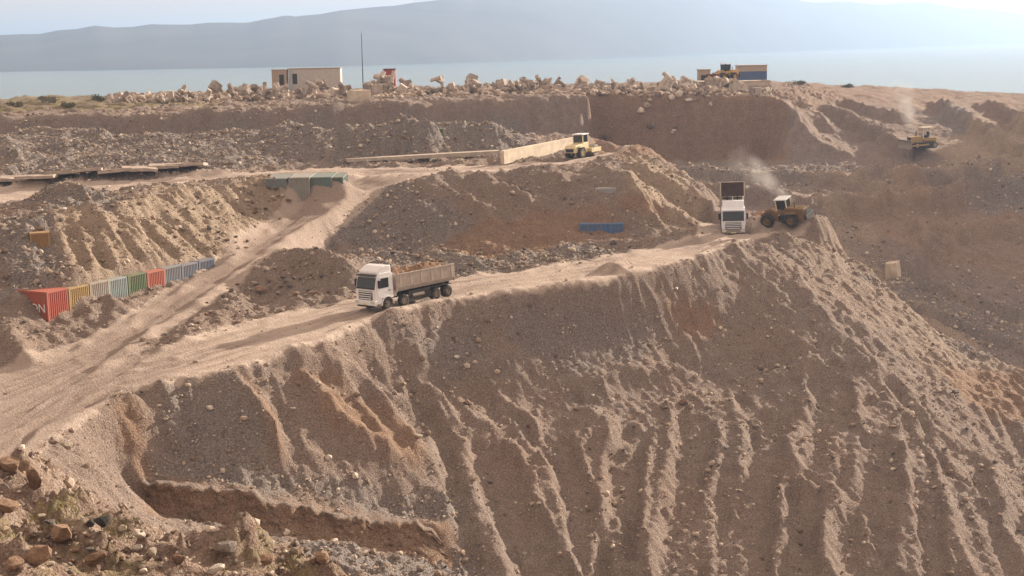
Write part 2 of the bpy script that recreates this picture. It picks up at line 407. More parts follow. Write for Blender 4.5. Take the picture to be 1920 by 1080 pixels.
# ---- sculpted strokes
LANE = .55 * blur((M_RAMP | (M_LOW & (PXX < 330))).astype(float), 14)
def stroke(pix, w, fn, world=None, reach=3.0, wobble=.14, target=None):
    """add fn(signed distance / w, t along 0..1) along a line given in pixels on the ground"""
    global H
    P = np.array([hit(a, b, H0)[:2] for a, b in pix]) if world is None else np.array(world)
    seg = np.hypot(*(P[1:] - P[:-1]).T); L = seg.sum(); cum = np.concatenate([[0], np.cumsum(seg)])
    m = w * reach
    i0 = int(max(0, (P[:, 0].min() - m - GX0) / ST)); i1 = int(min(NX, (P[:, 0].max() + m - GX0) / ST + 2))
    j0 = int(max(0, (P[:, 1].min() - m - GY0) / ST)); j1 = int(min(NY, (P[:, 1].max() + m - GY0) / ST + 2))
    if i1 <= i0 or j1 <= j0:
        return
    x = XX[j0:j1, i0:i1]; y = YY[j0:j1, i0:i1]
    wob = wobble * w * jit[j0:j1, i0:i1]
    best = np.full(x.shape, 1e9); sd = np.zeros(x.shape); tt = np.zeros(x.shape)
    for k in range(len(P) - 1):
        a, b = P[k], P[k + 1]; d = b - a; l = max(seg[k], 1e-6)
        t = np.clip(((x - a[0]) * d[0] + (y - a[1]) * d[1]) / l ** 2, 0, 1)
        qx = x - a[0] - t * d[0]; qy = y - a[1] - t * d[1]
        r = np.hypot(qx, qy); s = np.sign(d[0] * qy - d[1] * qx)
        u = r < best
        best[u] = r[u]; sd[u] = (r * s)[u]; tt[u] = ((cum[k] + t * l) / L)[u]
    (H if target is None else target)[j0:j1, i0:i1] += fn((sd + wob) / w, tt) * np.exp(-(np.maximum(best / w - reach + 1, 0) * 2) ** 2)

def chan(A):
    return lambda s, t: A * (-np.exp(-s ** 2) + 0.5 * np.exp(-((np.abs(s) - 1.85) / 0.8) ** 2)) * np.clip(t * 8 + .2, 0, 1) * np.clip((1 - t) * 8 + .1, 0, 1)
def ridge(A):
    return lambda s, t: A * np.exp(-np.abs(s) ** 1.4) * np.clip(t * 5, 0, 1) * np.clip((1 - t) * 5, 0, 1)
def swath(A):
    # flat dozer cut with berms on both sides and a bitten-in head
    return lambda s, t: A * (-1 / (1 + (np.abs(s)) ** 8) + 0.85 * np.exp(-((np.abs(s) - 1.28) / 0.30) ** 2)) * np.clip(t * 14, 0, 1)

for pts, w, A in [([(905, 825), (960, 960), (1015, 1090)], 1.8, 1.0), ([(1640, 812), (1628, 950), (1615, 1095)], 2.0, 1.1), ([(1800, 830), (1830, 960), (1875, 1095)], 2.0, 1.1),
                  ([(1565, 702), (1560, 790), (1548, 890)], 1.8, 1.0), ([(1860, 775), (1920, 860), (1990, 960)], 1.7, .9), ([(1445, 765), (1432, 900), (1405, 1090)], 1.5, .9), ([(1305, 775), (1295, 920), (1270, 1090)], 1.5, .9),
                  ([(1190, 800), (1172, 930), (1150, 1090)], 1.3, .8), ([(1040, 815), (1085, 950), (1120, 1090)], 1.3, .8), ([(1370, 900), (1350, 1000), (1335, 1090)], 1.2, .7), ([(1510, 905), (1500, 1000), (1490, 1090)], 1.3, .8), ([(1720, 800), (1735, 930), (1750, 1090)], 1.1, .7)]:
    stroke(pts, w, swath(A * .55)); stroke(pts, .42, lambda s, t: -.14 * np.exp(-(np.abs(s) - 2.2) ** 2) + .05 * np.sin(t * 90), reach=4)
for pts, w, A in [([(770, 710), (830, 830), (850, 930), (905, 1085)], .6, .55), ([(820, 720), (875, 800)], .5, .45), ([(960, 780), (1040, 880)], .5, .5),
                  ([(1390, 740), (1410, 830)], .55, .5), ([(1660, 700), (1720, 780), (1790, 900)], .6, .5), ([(1180, 960), (1195, 1085)], .55, .5),
                  ([(330, 720), (380, 860)], .6, .4), ([(500, 740), (560, 880)], .7, .5), ([(660, 700), (760, 860)], .6, .4),
                  ([(165, 410), (205, 515)], .55, .45), ([(215, 405), (262, 500)], .5, .45), ([(250, 400), (330, 490)], .6, .5), ([(310, 400), (385, 480)], .6, .45),
                  ([(130, 420), (160, 520)], .5, .4), ([(280, 380), (350, 450)], .5, .4)]:
    stroke(pts, w, chan(A * 1.0))
g7 = np.random.default_rng(77)
for k in range(16):
    x = 900 + k * 64 + g7.uniform(-20, 20); y0 = g7.uniform(770, 960); y1 = y0 + g7.uniform(60, 150); q_ = (x - 1330) / 1300 + g7.uniform(-.35, .35)
    stroke([(x, y0), (x + q_ * (y1 - y0), min(y1, 1095))], g7.uniform(.3, .5), ridge(g7.uniform(.2, .4)), wobble=.5)
for k in range(5):
    x = 1230 + k * 130 + g7.uniform(-14, 14); y0 = g7.uniform(745, 930); y1 = min(1095, y0 + g7.uniform(130, 300)); sl_ = (x - 1330) / 1500
    stroke([(x, y0), (x + sl_ * (y1 - y0) * .5 + g7.uniform(-12, 12), (y0 + y1) / 2), (x + sl_ * (y1 - y0), y1)], g7.uniform(.5, .95), chan(g7.uniform(.25, .4)))
for pts, w, A in [([(800, 340), (880, 395), (955, 430)], 1.3, 1.5), ([(880, 335), (960, 380), (1020, 410)], 1.4, 1.5), ([(1000, 322), (1060, 360), (1130, 400)], 1.3, 1.2),
                  ([(740, 350), (790, 400), (850, 440)], 1.2, 1.0), ([(1160, 300), (1230, 360), (1290, 420)], 1.5, .9), ([(1100, 310), (1190, 370), (1240, 430)], 1.3, .7),
                  ([(1085, 755), (1150, 722), (1260, 697), (1330, 695)], 1.0, .9), ([(1400, 730), (1500, 694), (1600, 692)], .9, .8), ([(1080, 765), (1130, 800), (1160, 860)], .9, .6),
                  ([(770, 690), (880, 800), (960, 815)], .7, .6), ([(880, 680), (960, 770), (1040, 830)], .7, .6), ([(1475, 480), (1550, 598), (1640, 690)], 1.0, .3),
                  ([(1560, 560), (1680, 670)], .8, .4), ([(240, 745), (262, 880)], .9, .8), ([(430, 700), (480, 790), (540, 880)], .9, 1.0), ([(540, 690), (620, 770), (690, 860), (790, 890)], 1.3, 1.3),
                  ([(600, 650), (720, 760), (810, 900)], 1.0, .7), ([(1135, 512), (1165, 500)], 1.2, 1.0), ([(1440, 432), (1500, 425), (1530, 418)], .9, .5),
                  ([(225, 655), (330, 640), (450, 580), (540, 560)], 1.3, .6), ([(530, 480), (600, 480), (650, 530)], 1.3, .7), ([(480, 500), (520, 550)], 1.2, .6),
                  ([(570, 245), (600, 285), (625, 312)], 1.5, 1.5), ([(625, 245), (690, 300)], 1.5, 1.5), ([(690, 242), (740, 290)], 1.6, 1.5), ([(740, 236), (800, 280)], 1.6, 1.6), ([(500, 245), (545, 300)], 1.6, 1.2),
                  ([(920, 230), (985, 275)], 1.4, .8), ([(150, 242), (190, 268)], 1.4, .7), ([(0, 262), (45, 325)], 1.6, .8), ([(1450, 185), (1500, 240), (1560, 290)], 1.6, 1.2), ([(1500, 190), (1560, 250)], 1.3, .9),
                  ([(1480, 215), (1475, 300)], 1.3, 1.0), ([(1300, 408), (1345, 400)], 1.3, 1.1), ([(840, 490), (900, 510)], 1.2, .8), ([(1060, 480), (1120, 470)], 1.2, .7),
                  ([(0, 620), (40, 660), (80, 690)], 1.3, .8), ([(110, 610), (200, 590)], .9, .4), ([(205, 572), (240, 590)], .9, .35), ([(1060, 414), (1120, 409), (1175, 416)], 1.2, .9), ([(1075, 450), (1120, 448), (1175, 444)], .6, .4), ([(1100, 352), (1160, 350)], .9, .6), ([(30, 430), (95, 428)], .9, .6), ([(165, 590), (200, 580), (260, 560)], .8, .3), ([(270, 556), (330, 540)], .6, .15)]:
    stroke(pts, w, ridge(A), wobble=.35)
for e, w_, A_ in ((RN[3:], .7, .35), (RF[1:-3], .6, .25), (RL[1:-2], .6, .3), (RR[1:], .6, .3), (UN[4:9], .5, .15)):
    stroke(None, w_, lambda s, t: A_ * np.exp(-s ** 2) * (.5 + .5 * np.sin(t * 61) * np.sin(t * 23 + 1)), world=[p[:2] for p in e], wobble=.5)
WB = blur(((YY > 205) & (YY < 256) & (XX < 62) & (SLP > .25)).astype(float), 4)
rgw = grf(1.5, 14, 1.5, 52)
H = H * (1 - WB) + WB * pick(H, XX + .3 * np.roll(rgw, 60, 0), YY + .35 * rgw)
for pts, w, A in [([(1300, 325), (1450, 342), (1600, 340), (1750, 332), (1930, 305)], 1.4, .9), ([(1360, 372), (1500, 388), (1640, 392), (1800, 372), (1930, 362)], 1.6, 1.2), ([(1420, 430), (1560, 450), (1750, 440), (1930, 430)], 1.3, .9),
                  ([(1690, 520), (1800, 560), (1930, 610)], .9, .8), ([(1740, 590), (1830, 625), (1930, 668)], .8, .7), ([(1560, 210), (1640, 260), (1700, 285)], 1.6, 1.0), ([(1760, 200), (1830, 250), (1900, 290)], 1.6, 1.1), ([(1600, 200), (1680, 225)], 1.4, .9), ([(1850, 200), (1930, 250)], 1.5, 1.0)]:
    stroke(pts, w, lambda s, t: 1.5 * A * (np.tanh(s * 1.5) * np.exp(-(s / 2) ** 2) + .5 * np.exp(-s ** 2)), wobble=.5)
# wheel ruts along the roads
def mid(a, b, f):
    n = min(len(a), len(b))
    A = np.array([p[:2] for p in a]); B = np.array([p[:2] for p in b])
    def rs(P):
        s = np.concatenate([[0], np.cumsum(np.hypot(*(P[1:] - P[:-1]).T))]); s /= s[-1]
        u = np.linspace(0, 1, 40)
        return np.stack([np.interp(u, s, P[:, 0]), np.interp(u, s, P[:, 1])], 1)
    return rs(A) * (1 - f) + rs(B) * f
for a, b in ((RN[3:], RF[1:]), (RL[:-2], RR), (UN[1:], UF[1:])):
    for f in (.25, .42, .6, .78):
        stroke(None, 0.45, lambda s, t: -0.11 * np.exp(-s ** 2) + .05 * np.exp(-((np.abs(s) - 1.6) / .5) ** 2), world=mid(a, b, f))
    for f in (.2, .34, .47, .6, .74, .86):
        stroke(None, 0.38, lambda s, t: np.exp(-s ** 2) * (.55 + .45 * np.sin(t * 37 + f * 50)), world=mid(a, b, f), target=LANE, wobble=.5)
for pts in ([(0, 805), (120, 745), (300, 690), (480, 640)], [(0, 775), (140, 718), (320, 675)], [(0, 742), (150, 682), (260, 628)], [(0, 722), (120, 678), (250, 618)], [(0, 835), (90, 785), (220, 728)], [(20, 850), (60, 800), (150, 735), (290, 655)], [(0, 790), (90, 735), (230, 655)]):
    for o_ in (0, 9):
        pp = [(a, b + o_) for a, b in pts]
        stroke(pp, .3, lambda s, t: -.10 * np.exp(-s ** 2) + .05 * np.exp(-((np.abs(s) - 1.6) / .5) ** 2), wobble=.4)
        stroke(pp, .3, lambda s, t: .7 * np.exp(-s ** 2), target=LANE, wobble=.4)
LOWS = blur(poly([(860, 760), (1300, 690), (1920, 700), (1950, 1095), (880, 1095)]).astype(float), 8)
H += 0.02 * rub * free + LOWS * (.05 * np.abs(rub) + .10 * np.abs(fine) * (clod := np.clip(grf(2, 12, 1.2, 61) + .3, 0, 1.5)))

# ------------------------------------------------------------------ materials
MATS = {}
def nodes(name):
    m = bpy.data.materials.new(name); m.use_nodes = True
    nt = m.node_tree
    b = nt.nodes['Principled BSDF']
    MATS[name] = m
    return m, nt, b
def N(nt, t, **k):
    n = nt.nodes.new(t)
    for a, v in k.items():
        if a in n.inputs: n.inputs[a].default_value = v
        else: setattr(n, a, v)
    return n
def noise(nt, vec, scale, detail=4, rough=.55):
    n = N(nt, 'ShaderNodeTexNoise'); n.inputs['Scale'].default_value = scale; n.inputs['Detail'].default_value = detail; n.inputs['Roughness'].default_value = rough
    nt.links.new(vec, n.inputs['Vector']); return n.outputs['Fac']
def ramp(nt, fac, stops):
    r = N(nt, 'ShaderNodeValToRGB'); e = r.color_ramp.elements
    while len(e) < len(stops): e.new(0.5)
    for i, (p, c) in enumerate(stops):
        e[i].position = p; e[i].color = (*c, 1) if len(c) == 3 else c
    nt.links.new(fac, r.inputs[0]); return r.outputs[0]
def mix(nt, fac, a, b, mode='MIX'):
    m = N(nt, 'ShaderNodeMix'); m.data_type = 'RGBA'; m.blend_type = mode
    for s, v in ((0, fac), (6, a), (7, b)):
        if hasattr(v, 'links'): nt.links.new(v, m.inputs[s])
        elif s == 0: m.inputs[0].default_value = v
        else: m.inputs[s].default_value = (*v, 1)
    return m.outputs[2]
def math_(nt, op, a, b=None, clamp=False):
    m = N(nt, 'ShaderNodeMath'); m.operation = op; m.use_clamp = clamp
    for i, v in enumerate((a, b)):
        if v is None: continue
        if hasattr(v, 'links'): nt.links.new(v, m.inputs[i])
        else: m.inputs[i].default_value = v
    return m.outputs[0]

def ground_material():
    m, nt, b = nodes('ground_earth')
    geo = N(nt, 'ShaderNodeNewGeometry').outputs['Position']
    att = N(nt, 'ShaderNodeVertexColor'); att.layer_name = 'zone'
    sep = N(nt, 'ShaderNodeSeparateColor'); nt.links.new(att.outputs[0], sep.inputs[0])
    road, clay, grav, grass = sep.outputs[0], sep.outputs[1], sep.outputs[2], att.outputs[1]
    att2 = N(nt, 'ShaderNodeVertexColor'); att2.layer_name = 'zone_b'
    sep2 = N(nt, 'ShaderNodeSeparateColor'); nt.links.new(att2.outputs[0], sep2.inputs[0])
    tan, bank, lane = sep2.outputs[0], sep2.outputs[1], sep2.outputs[2]
    n1 = noise(nt, geo, .12, 5); n2 = noise(nt, geo, .9, 5, .6); n3 = noise(nt, geo, 5, 4, .6); n4 = noise(nt, geo, 16, 3, .6)
    base = ramp(nt, n2, [(.25, (.17, .118, .085)), (.5, (.235, .165, .12)), (.75, (.30, .22, .165))])
    base = mix(nt, ramp(nt, n1, [(.35, (0, 0, 0)), (.7, (1, 1, 1))]), base, (.25, .165, .112))
    tanc = ramp(nt, n2, [(.3, (.30, .20, .12)), (.7, (.40, .285, .18))])
    base = mix(nt, math_(nt, 'MULTIPLY', tan, .8), base, tanc)
    gr = ramp(nt, n3, [(.3, (.13, .105, .088)), (.55, (.22, .18, .15)), (.75, (.33, .28, .235))])
    base = mix(nt, math_(nt, 'MULTIPLY', grav, .75), base, gr)
    cl = ramp(nt, n2, [(.3, (.235, .13, .07)), (.7, (.31, .185, .105))])
    mpz = N(nt, 'ShaderNodeMapping'); mpz.inputs['Scale'].default_value = (.06, .06, 1.6); nt.links.new(geo, mpz.inputs[0])
    strata = noise(nt, mpz.outputs[0], 1.0, 5, .65)
    cl = mix(nt, ramp(nt, strata, [(.40, (0, 0, 0)), (.60, (1, 1, 1))]), cl, mix(nt, n2, (.17, .095, .055), (.34, .205, .125)))
    base = mix(nt, math_(nt, 'MULTIPLY', clay, .95), base, cl)
    bk = ramp(nt, n2, [(.3, (.17, .10, .066)), (.55, (.27, .175, .118)), (.8, (.38, .275, .19))])
    base = mix(nt, bank, base, bk)
    # scattered grit
    vor = N(nt, 'ShaderNodeTexVoronoi'); vor.inputs['Scale'].default_value = 3.2; nt.links.new(geo, vor.inputs['Vector'])
    vs = N(nt, 'ShaderNodeSeparateColor'); nt.links.new(vor.outputs['Color'], vs.inputs[0])
    st = math_(nt, 'MULTIPLY', ramp(nt, vor.outputs['Distance'], [(.12, (1, 1, 1)), (.3, (0, 0, 0))]), math_(nt, 'GREATER_THAN', vs.outputs[0], .62))
    st = math_(nt, 'MULTIPLY', st, math_(nt, 'SUBTRACT', 1.0, math_(nt, 'MAXIMUM', road, math_(nt, 'MULTIPLY', clay, .8)), True))
    base = mix(nt, math_(nt, 'MULTIPLY', st, .55), base, mix(nt, vs.outputs[1], (.20, .165, .14), (.50, .43, .36)))
    base = mix(nt, math_(nt, 'MULTIPLY', n4, .5), base, mix(nt, .5, base, (.10, .075, .058), 'MIX'))
    n5 = noise(nt, geo, 9, 3, .7)  # relief light and shade put into the colour: dips darker, tops paler
    base = mix(nt, ramp(nt, n5, [(.36, (.85, .85, .85)), (.5, (0, 0, 0))]), base, mix(nt, .62, base, (.04, .03, .024)))
    base = mix(nt, ramp(nt, n5, [(.55, (0, 0, 0)), (.72, (.75, .75, .75))]), base, (.40, .325, .26))
    gain = N(nt, 'ShaderNodeVectorMath'); gain.operation = 'MULTIPLY'; gain.inputs[1].default_value = (1.18, 1.32, 1.54); nt.links.new(base, gain.inputs[0]); base = gain.outputs[0]
    rd = ramp(nt, n2, [(.25, (.44, .36, .31)), (.5, (.55, .46, .40)), (.8, (.65, .56, .49))])
    rd = mix(nt, math_(nt, 'MULTIPLY', n3, .35), rd, (.33, .25, .19))
    rd = mix(nt, math_(nt, 'MULTIPLY', lane, .9, True), rd, mix(nt, n3, (.25, .19, .162), (.38, .30, .255)))
    rmask = ramp(nt, math_(nt, 'ADD', road, math_(nt, 'MULTIPLY', math_(nt, 'SUBTRACT', n2, .5), .7)), [(.35, (0, 0, 0)), (.65, (1, 1, 1))])
    base = mix(nt, rmask, base, rd)
    gm = math_(nt, 'MULTIPLY', grass, ramp(nt, n2, [(.42, (0, 0, 0)), (.58, (1, 1, 1))]))
    base = mix(nt, gm, base, mix(nt, n3, (.13, .12, .045), (.30, .25, .12)))
    nt.links.new(base, b.inputs['Base Color'])
    b.inputs['Roughness'].default_value = .95
    b.inputs['Specular IOR Level'].default_value = .15
    hsum = math_(nt, 'ADD', math_(nt, 'ADD', math_(nt, 'MULTIPLY', n3, .24), math_(nt, 'MULTIPLY', n5, .16)), math_(nt, 'MULTIPLY', st, .05))
    bp = N(nt, 'ShaderNodeBump'); bp.inputs['Strength'].default_value = .9; bp.inputs['Distance'].default_value = 1.0
    nt.links.new(hsum, bp.inputs['Height'])
    nt.links.new(bp.outputs[0], b.inputs['Normal'])
    return m
GROUND = ground_material()

def paint(name, col, rough=.5, dirt=.4, dirtcol=(.30, .22, .16), metal=0.0, scale=1.5):
    m, nt, b = nodes(name)
    tc = N(nt, 'ShaderNodeTexCoord').outputs['Object']
    n1 = noise(nt, tc, scale, 6, .65); n2 = noise(nt, tc, scale * 7, 4, .6)
    f = math_(nt, 'MULTIPLY', ramp(nt, n1, [(.35, (0, 0, 0)), (.75, (1, 1, 1))]), dirt * 1.6, True)
    f = math_(nt, 'ADD', f, math_(nt, 'MULTIPLY', n2, dirt * .35), True)
    nt.links.new(mix(nt, f, col, dirtcol), b.inputs['Base Color'])
    b.inputs['Metallic'].default_value = metal
    nt.links.new(math_(nt, 'ADD', math_(nt, 'MULTIPLY', f, .4), rough, True), b.inputs['Roughness'])
    return m
def simple(name, col, rough=.8, var=.3, scale=3):
    m, nt, b = nodes(name)
    tc = N(nt, 'ShaderNodeTexCoord').outputs['Object']
    n1 = noise(nt, tc, scale, 6, .65)
    dk = tuple(c * (1 - var) for c in col); lt = tuple(min(1, c * (1 + var)) for c in col)
    nt.links.new(ramp(nt, n1, [(.3, dk), (.7, lt)]), b.inputs['Base Color'])
    b.inputs['Roughness'].default_value = rough; b.inputs['Specular IOR Level'].default_value = .2
    bp = N(nt, 'ShaderNodeBump'); bp.inputs['Strength'].default_value = .4; bp.inputs['Distance'].default_value = .05
    nt.links.new(noise(nt, tc, scale * 4, 4), bp.inputs['Height']); nt.links.new(bp.outputs[0], b.inputs['Normal'])
    return m

# ------------------------------------------------------------------ ground mesh
def tag(o, label=None, cat=None, group=None, kind=None):
    if label: o['label'] = label
    if cat: o['category'] = cat
    if group: o['group'] = group
    if kind: o['kind'] = kind
    return o
def mesh_np(name, V, F, mat, kind=None, smooth=True, parent=None):
    me = bpy.data.meshes.new(name)
    V = np.asarray(V, np.float32); F = np.asarray(F, np.int32)
    me.vertices.add(len(V)); me.vertices.foreach_set('co', V.ravel())
    k = F.shape[1]
    me.loops.add(F.size); me.loops.foreach_set('vertex_index', F.ravel())
    me.polygons.add(len(F)); me.polygons.foreach_set('loop_start', np.arange(0, F.size, k, dtype=np.int32))
    me.polygons.foreach_set('use_smooth', np.full(len(F), smooth))
    me.update(calc_edges=True)
    if mat: me.materials.append(mat)
    o = bpy.data.objects.new(name, me); COL.objects.link(o)
    if kind: o['kind'] = kind
    if parent: o.parent = parent
    return o

def axis(segs):
    out = []
    for a, b, s in segs:
        out += list(np.linspace(a, b, max(2, int(round((b - a) / s)) + 1))[:-1])
    out.append(segs[-1][1])
    return np.array(out)
ax = axis([(-111, -62, .7), (-62, 66, .22), (66, 122, .7)])
ay = axis([(39, 155, .22), (155, 200, .33), (200, 262, .5), (262, 332, 1.2)])
MX, MY = np.meshgrid(ax, ay)
MZ = pick(H, MX, MY)
nx, ny = len(ax), len(ay)
# undercut nothing: plain height field; zones sampled at the same points
def zs(a): return pick(np.asarray(a, float), MX, MY)
gfield = grf(3, 25, 1.4, 31)
GRASS = (PLAT * (PXX < 420) * .9) + BANK * .55 * (gfield > .2)
zone = np.stack([zs(ROADF), zs(CLAY), zs(GRAV), zs(blur(GRASS, 2))], -1).clip(0, 1).reshape(-1, 4).astype(np.float32)
zone2 = np.stack([zs(TAN), zs(blur(BANK.astype(float), 2)), zs(LANE), zs(TAN) * 0 + 1], -1).clip(0, 1).reshape(-1, 4).astype(np.float32)
idx = np.arange(nx * ny).reshape(ny, nx)
quads = np.stack([idx[:-1, :-1], idx[:-1, 1:], idx[1:, 1:], idx[1:, :-1]], -1).reshape(-1, 4)
cx = MX[:-1, :-1].ravel() + .1; cy = MY[:-1, :-1].ravel() + .1
def at_mask(M): return M[np.clip(((cy - GY0) / ST).astype(int), 0, NY - 1), np.clip(((cx - GX0) / ST).astype(int), 0, NX - 1)]
lab = np.zeros(len(quads), int)
lab[at_mask(PLAT)] = 4; lab[at_mask(BANK)] = 5
lab[at_mask(M_LOW)] = 1; lab[at_mask(M_RAMP)] = 2; lab[at_mask(M_UP)] = 3
VV = np.stack([MX.ravel(), MY.ravel(), MZ.ravel()], -1)
# shared normals come from one mesh: keep custom normals so that the seams between pieces do not show
gyy, gxx = np.gradient(MZ, ay, ax)
NRM = np.stack([-gxx.ravel(), -gyy.ravel(), np.ones(nx * ny)], -1); NRM /= np.linalg.norm(NRM, axis=1)[:, None]
for k, nm in enumerate(['pit_ground', 'haul_road', 'ramp_road', 'upper_road', 'plateau_ground', 'foreground_bank']):
    q = quads[lab == k]
    used, inv = np.unique(q.ravel(), return_inverse=True)
    o = mesh_np(nm, VV[used], inv.reshape(-1, 4), GROUND, 'structure')
    for an, z in (('zone', zone), ('zone_b', zone2)):
        ca = o.data.color_attributes.new(an, 'FLOAT_COLOR', 'POINT'); ca.data.foreach_set('color', z[used].ravel())
    o.data.normals_split_custom_set_from_vertices(NRM[used].tolist())
# coarse ground around
OX0, OY0, OS, ON, OM = -690.0, -190.0, 5.0, 296, 128
OZ = raster(OX0, OY0, OS, ON, OM)
OXX, OYY = np.meshgrid(OX0 + OS * np.arange(ON), OY0 + OS * np.arange(OM))
ins = (OXX > -110) & (OXX < 121) & (OYY > 40) & (OYY < 331)
OZ = OZ + np.random.default_rng(5).normal(0, .25, OZ.shape) - np.where(ins, 3.0, 0.05)
oi = np.arange(ON * OM).reshape(OM, ON)
oq = np.stack([oi[:-1, :-1], oi[:-1, 1:], oi[1:, 1:], oi[1:, :-1]], -1).reshape(-1, 4)
deep = ins[:-1, :-1] & ins[1:, 1:] & ins[:-1, 1:] & ins[1:, :-1]
oq = oq[~deep.ravel()]
o = mesh_np('outer_ground', np.stack([OXX.ravel(), OYY.ravel(), OZ.ravel()], -1), oq, GROUND, 'structure')
for an in ('zone', 'zone_b'):
    ca = o.data.color_attributes.new(an, 'FLOAT_COLOR', 'POINT'); ca.data.foreach_set('color', np.zeros(ON * OM * 4, np.float32))

def clay_ledge():
    def line(l):
        P = np.array([Pd(*q) for q in l]); u = np.concatenate([[0], np.cumsum(np.hypot(*(P[1:, :2] - P[:-1, :2]).T))]); u /= u[-1]
        return lambda t: np.stack([np.interp(t, u, P[:, k]) for k in range(3)], -1)
    top = line([(266, 903, 87.3), (330, 910, 87.7), (400, 915, 88.3), (478, 922, 89.0), (490, 942, 88.9), (560, 950, 90.1), (700, 977, 92.5), (845, 988, 94.5)])
    bot = line([(280, 968, 86.6), (360, 985, 86.9), (430, 980, 87.5), (480, 992, 88.0), (600, 1012, 89.4), (740, 1030, 91.6), (850, 1042, 93.4)])
    n, m = 150, 16
    g = np.random.default_rng(12)
    def rn(k):
        return np.interp(np.linspace(0, 1, n), np.linspace(0, 1, k), g.normal(0, 1, k))
    t = np.linspace(0, 1, n)
    T, B = top(t), bot(t)
    lip = .20 * rn(26) + .09 * rn(90); scoop = .38 * rn(18)
    T[:, 2] += .12 * rn(45) + .05 * rn(110) - 1.6 * np.clip((t - .88) / .12, 0, 1) ** 1.5; V = []
    Z = pick(H, T[:, 0], T[:, 1] + 1.0)
    V.append(np.stack([T[:, 0], T[:, 1] + 1.3, np.minimum(Z, T[:, 2]) - .25], -1))
    V.append(np.stack([T[:, 0], T[:, 1] + .5, T[:, 2] + .02 * rn(90)], -1))
    for k in range(m):
        f = k / (m - 1)
        p = T * (1 - f) + B * f
        p[:, 1] += -lip * (1 - f) + .30 * math.sin(f * 3.1) * (1 + scoop) - .15 * (1 - f) + .07 * rn(60) + .05 * rn(140)
        p[:, 2] = T[:, 2] + (B[:, 2] - .5 - T[:, 2]) * f
        V.append(p)
    V.append(V[-1] + (0, -.6, -.5))
    V = np.stack(V); r = len(V)
    ii = np.arange(r * n).reshape(r, n)
    q = np.stack([ii[:-1, :-1], ii[1:, :-1], ii[1:, 1:], ii[:-1, 1:]], -1).reshape(-1, 4)
    o = mesh_np('clay_ledge', V.reshape(-1, 3), q, GROUND, 'structure')
    za = np.zeros((r, n, 4), np.float32); za[2:, :, 1] = 1; za[:2, :, 2] = .8; za[2:3, :, 1] = .4
    ca = o.data.color_attributes.new('zone', 'FLOAT_COLOR', 'POINT'); ca.data.foreach_set('color', za.ravel())
    ca = o.data.color_attributes.new('zone_b', 'FLOAT_COLOR', 'POINT'); ca.data.foreach_set('color', np.zeros(r * n * 4, np.float32))
clay_ledge()

# ------------------------------------------------------------------ sea and far hills
SEA = -28.0
def sea_material():
    m, nt, b = nodes('sea_water')
    geo = N(nt, 'ShaderNodeNewGeometry').outputs['Position']
    b.inputs['Base Color'].default_value = (.035, .12, .135, 1)
    b.inputs['Roughness'].default_value = .2
    b.inputs['IOR'].default_value = 1.33
    bp = N(nt, 'ShaderNodeBump'); bp.inputs['Strength'].default_value = .35; bp.inputs['Distance'].default_value = 1.0
    nt.links.new(noise(nt, geo, .15, 5, .6), bp.inputs['Height']); nt.links.new(bp.outputs[0], b.inputs['Normal'])
    return m
mesh_np('sea', [(-16000, 250, SEA), (20000, 250, SEA), (20000, 20500, SEA), (-16000, 20500, SEA)], [(0, 1, 2, 3)], sea_material(), 'structure')
def far_hills():
    m, nt, b = nodes('far_rock')
    geo = N(nt, 'ShaderNodeNewGeometry').outputs['Position']
    nt.links.new(ramp(nt, noise(nt, geo, .004, 6), [(.3, (.09, .08, .075)), (.7, (.14, .125, .115))]), b.inputs['Base Color']); b.inputs['Roughness'].default_value = 1
    b.inputs['Specular IOR Level'].default_value = 0
    pxs = np.linspace(-1500, 3400, 420)
    shore = np.interp(pxs, [-1500, 0, 640, 960, 1200, 1400, 1920, 3400], [160, 135, 124, 114.5, 106, 98.5, 82, 70])
    top = np.interp(pxs, [-1500, -400, 0, 80, 150, 300, 480, 520, 540, 560, 640, 760, 860, 1000, 1300, 1920, 3400], [105, 88, 68, 62, 52, 47, 38, 33, 29, 32, 20, 8, 0, -10, -22, -26, -26])
    top += 1.6 * np.interp(np.arange(420), np.arange(0, 420, 3), np.random.default_rng(2).normal(0, 1, 140))
    T = np.linspace(0, 1, 34)
    g = np.random.default_rng(4)
    V = np.zeros((36, 420, 3))
    for i, (a, s, tp) in enumerate(zip(pxs, shore, top)):
        p0 = Pz(a, s, SEA); D = p0[1]
        top3 = Pd(a, tp, D * 1.3); top3 = (top3[0], top3[1], min(top3[2], 205 + 12 * math.sin(i * .21) + 8 * math.sin(i * .53)))
        for k, t in enumerate(T):
            zz = SEA - 3 + (top3[2] - SEA + 3) * (t ** .75)
            fold = 1 + .004 * math.sin(i * .37 + 3 * math.sin(i * .071)) * math.sin(i * .11 + 1) * math.sin(t * 3.1) 
            y = (D + .3 * D * t) * fold
            V[k, i] = (p0[0] / D * y, y, zz)
        for e in (34, 35):
            V[e, i] = V[33, i] * (1 + .1 * (e - 33), 1 + .1 * (e - 33), 1)
            V[e, i, 2] = top3[2] * .9 - (e - 33) * .3 * (top3[2] - SEA)
    ii = np.arange(36 * 420).reshape(36, 420)
    q = np.stack([ii[:-1, :-1], ii[:-1, 1:], ii[1:, 1:], ii[1:, :-1]], -1).reshape(-1, 4)
    return mesh_np('far_hills', V.reshape(-1, 3), q, m, 'structure'), V
FH, FV = far_hills()

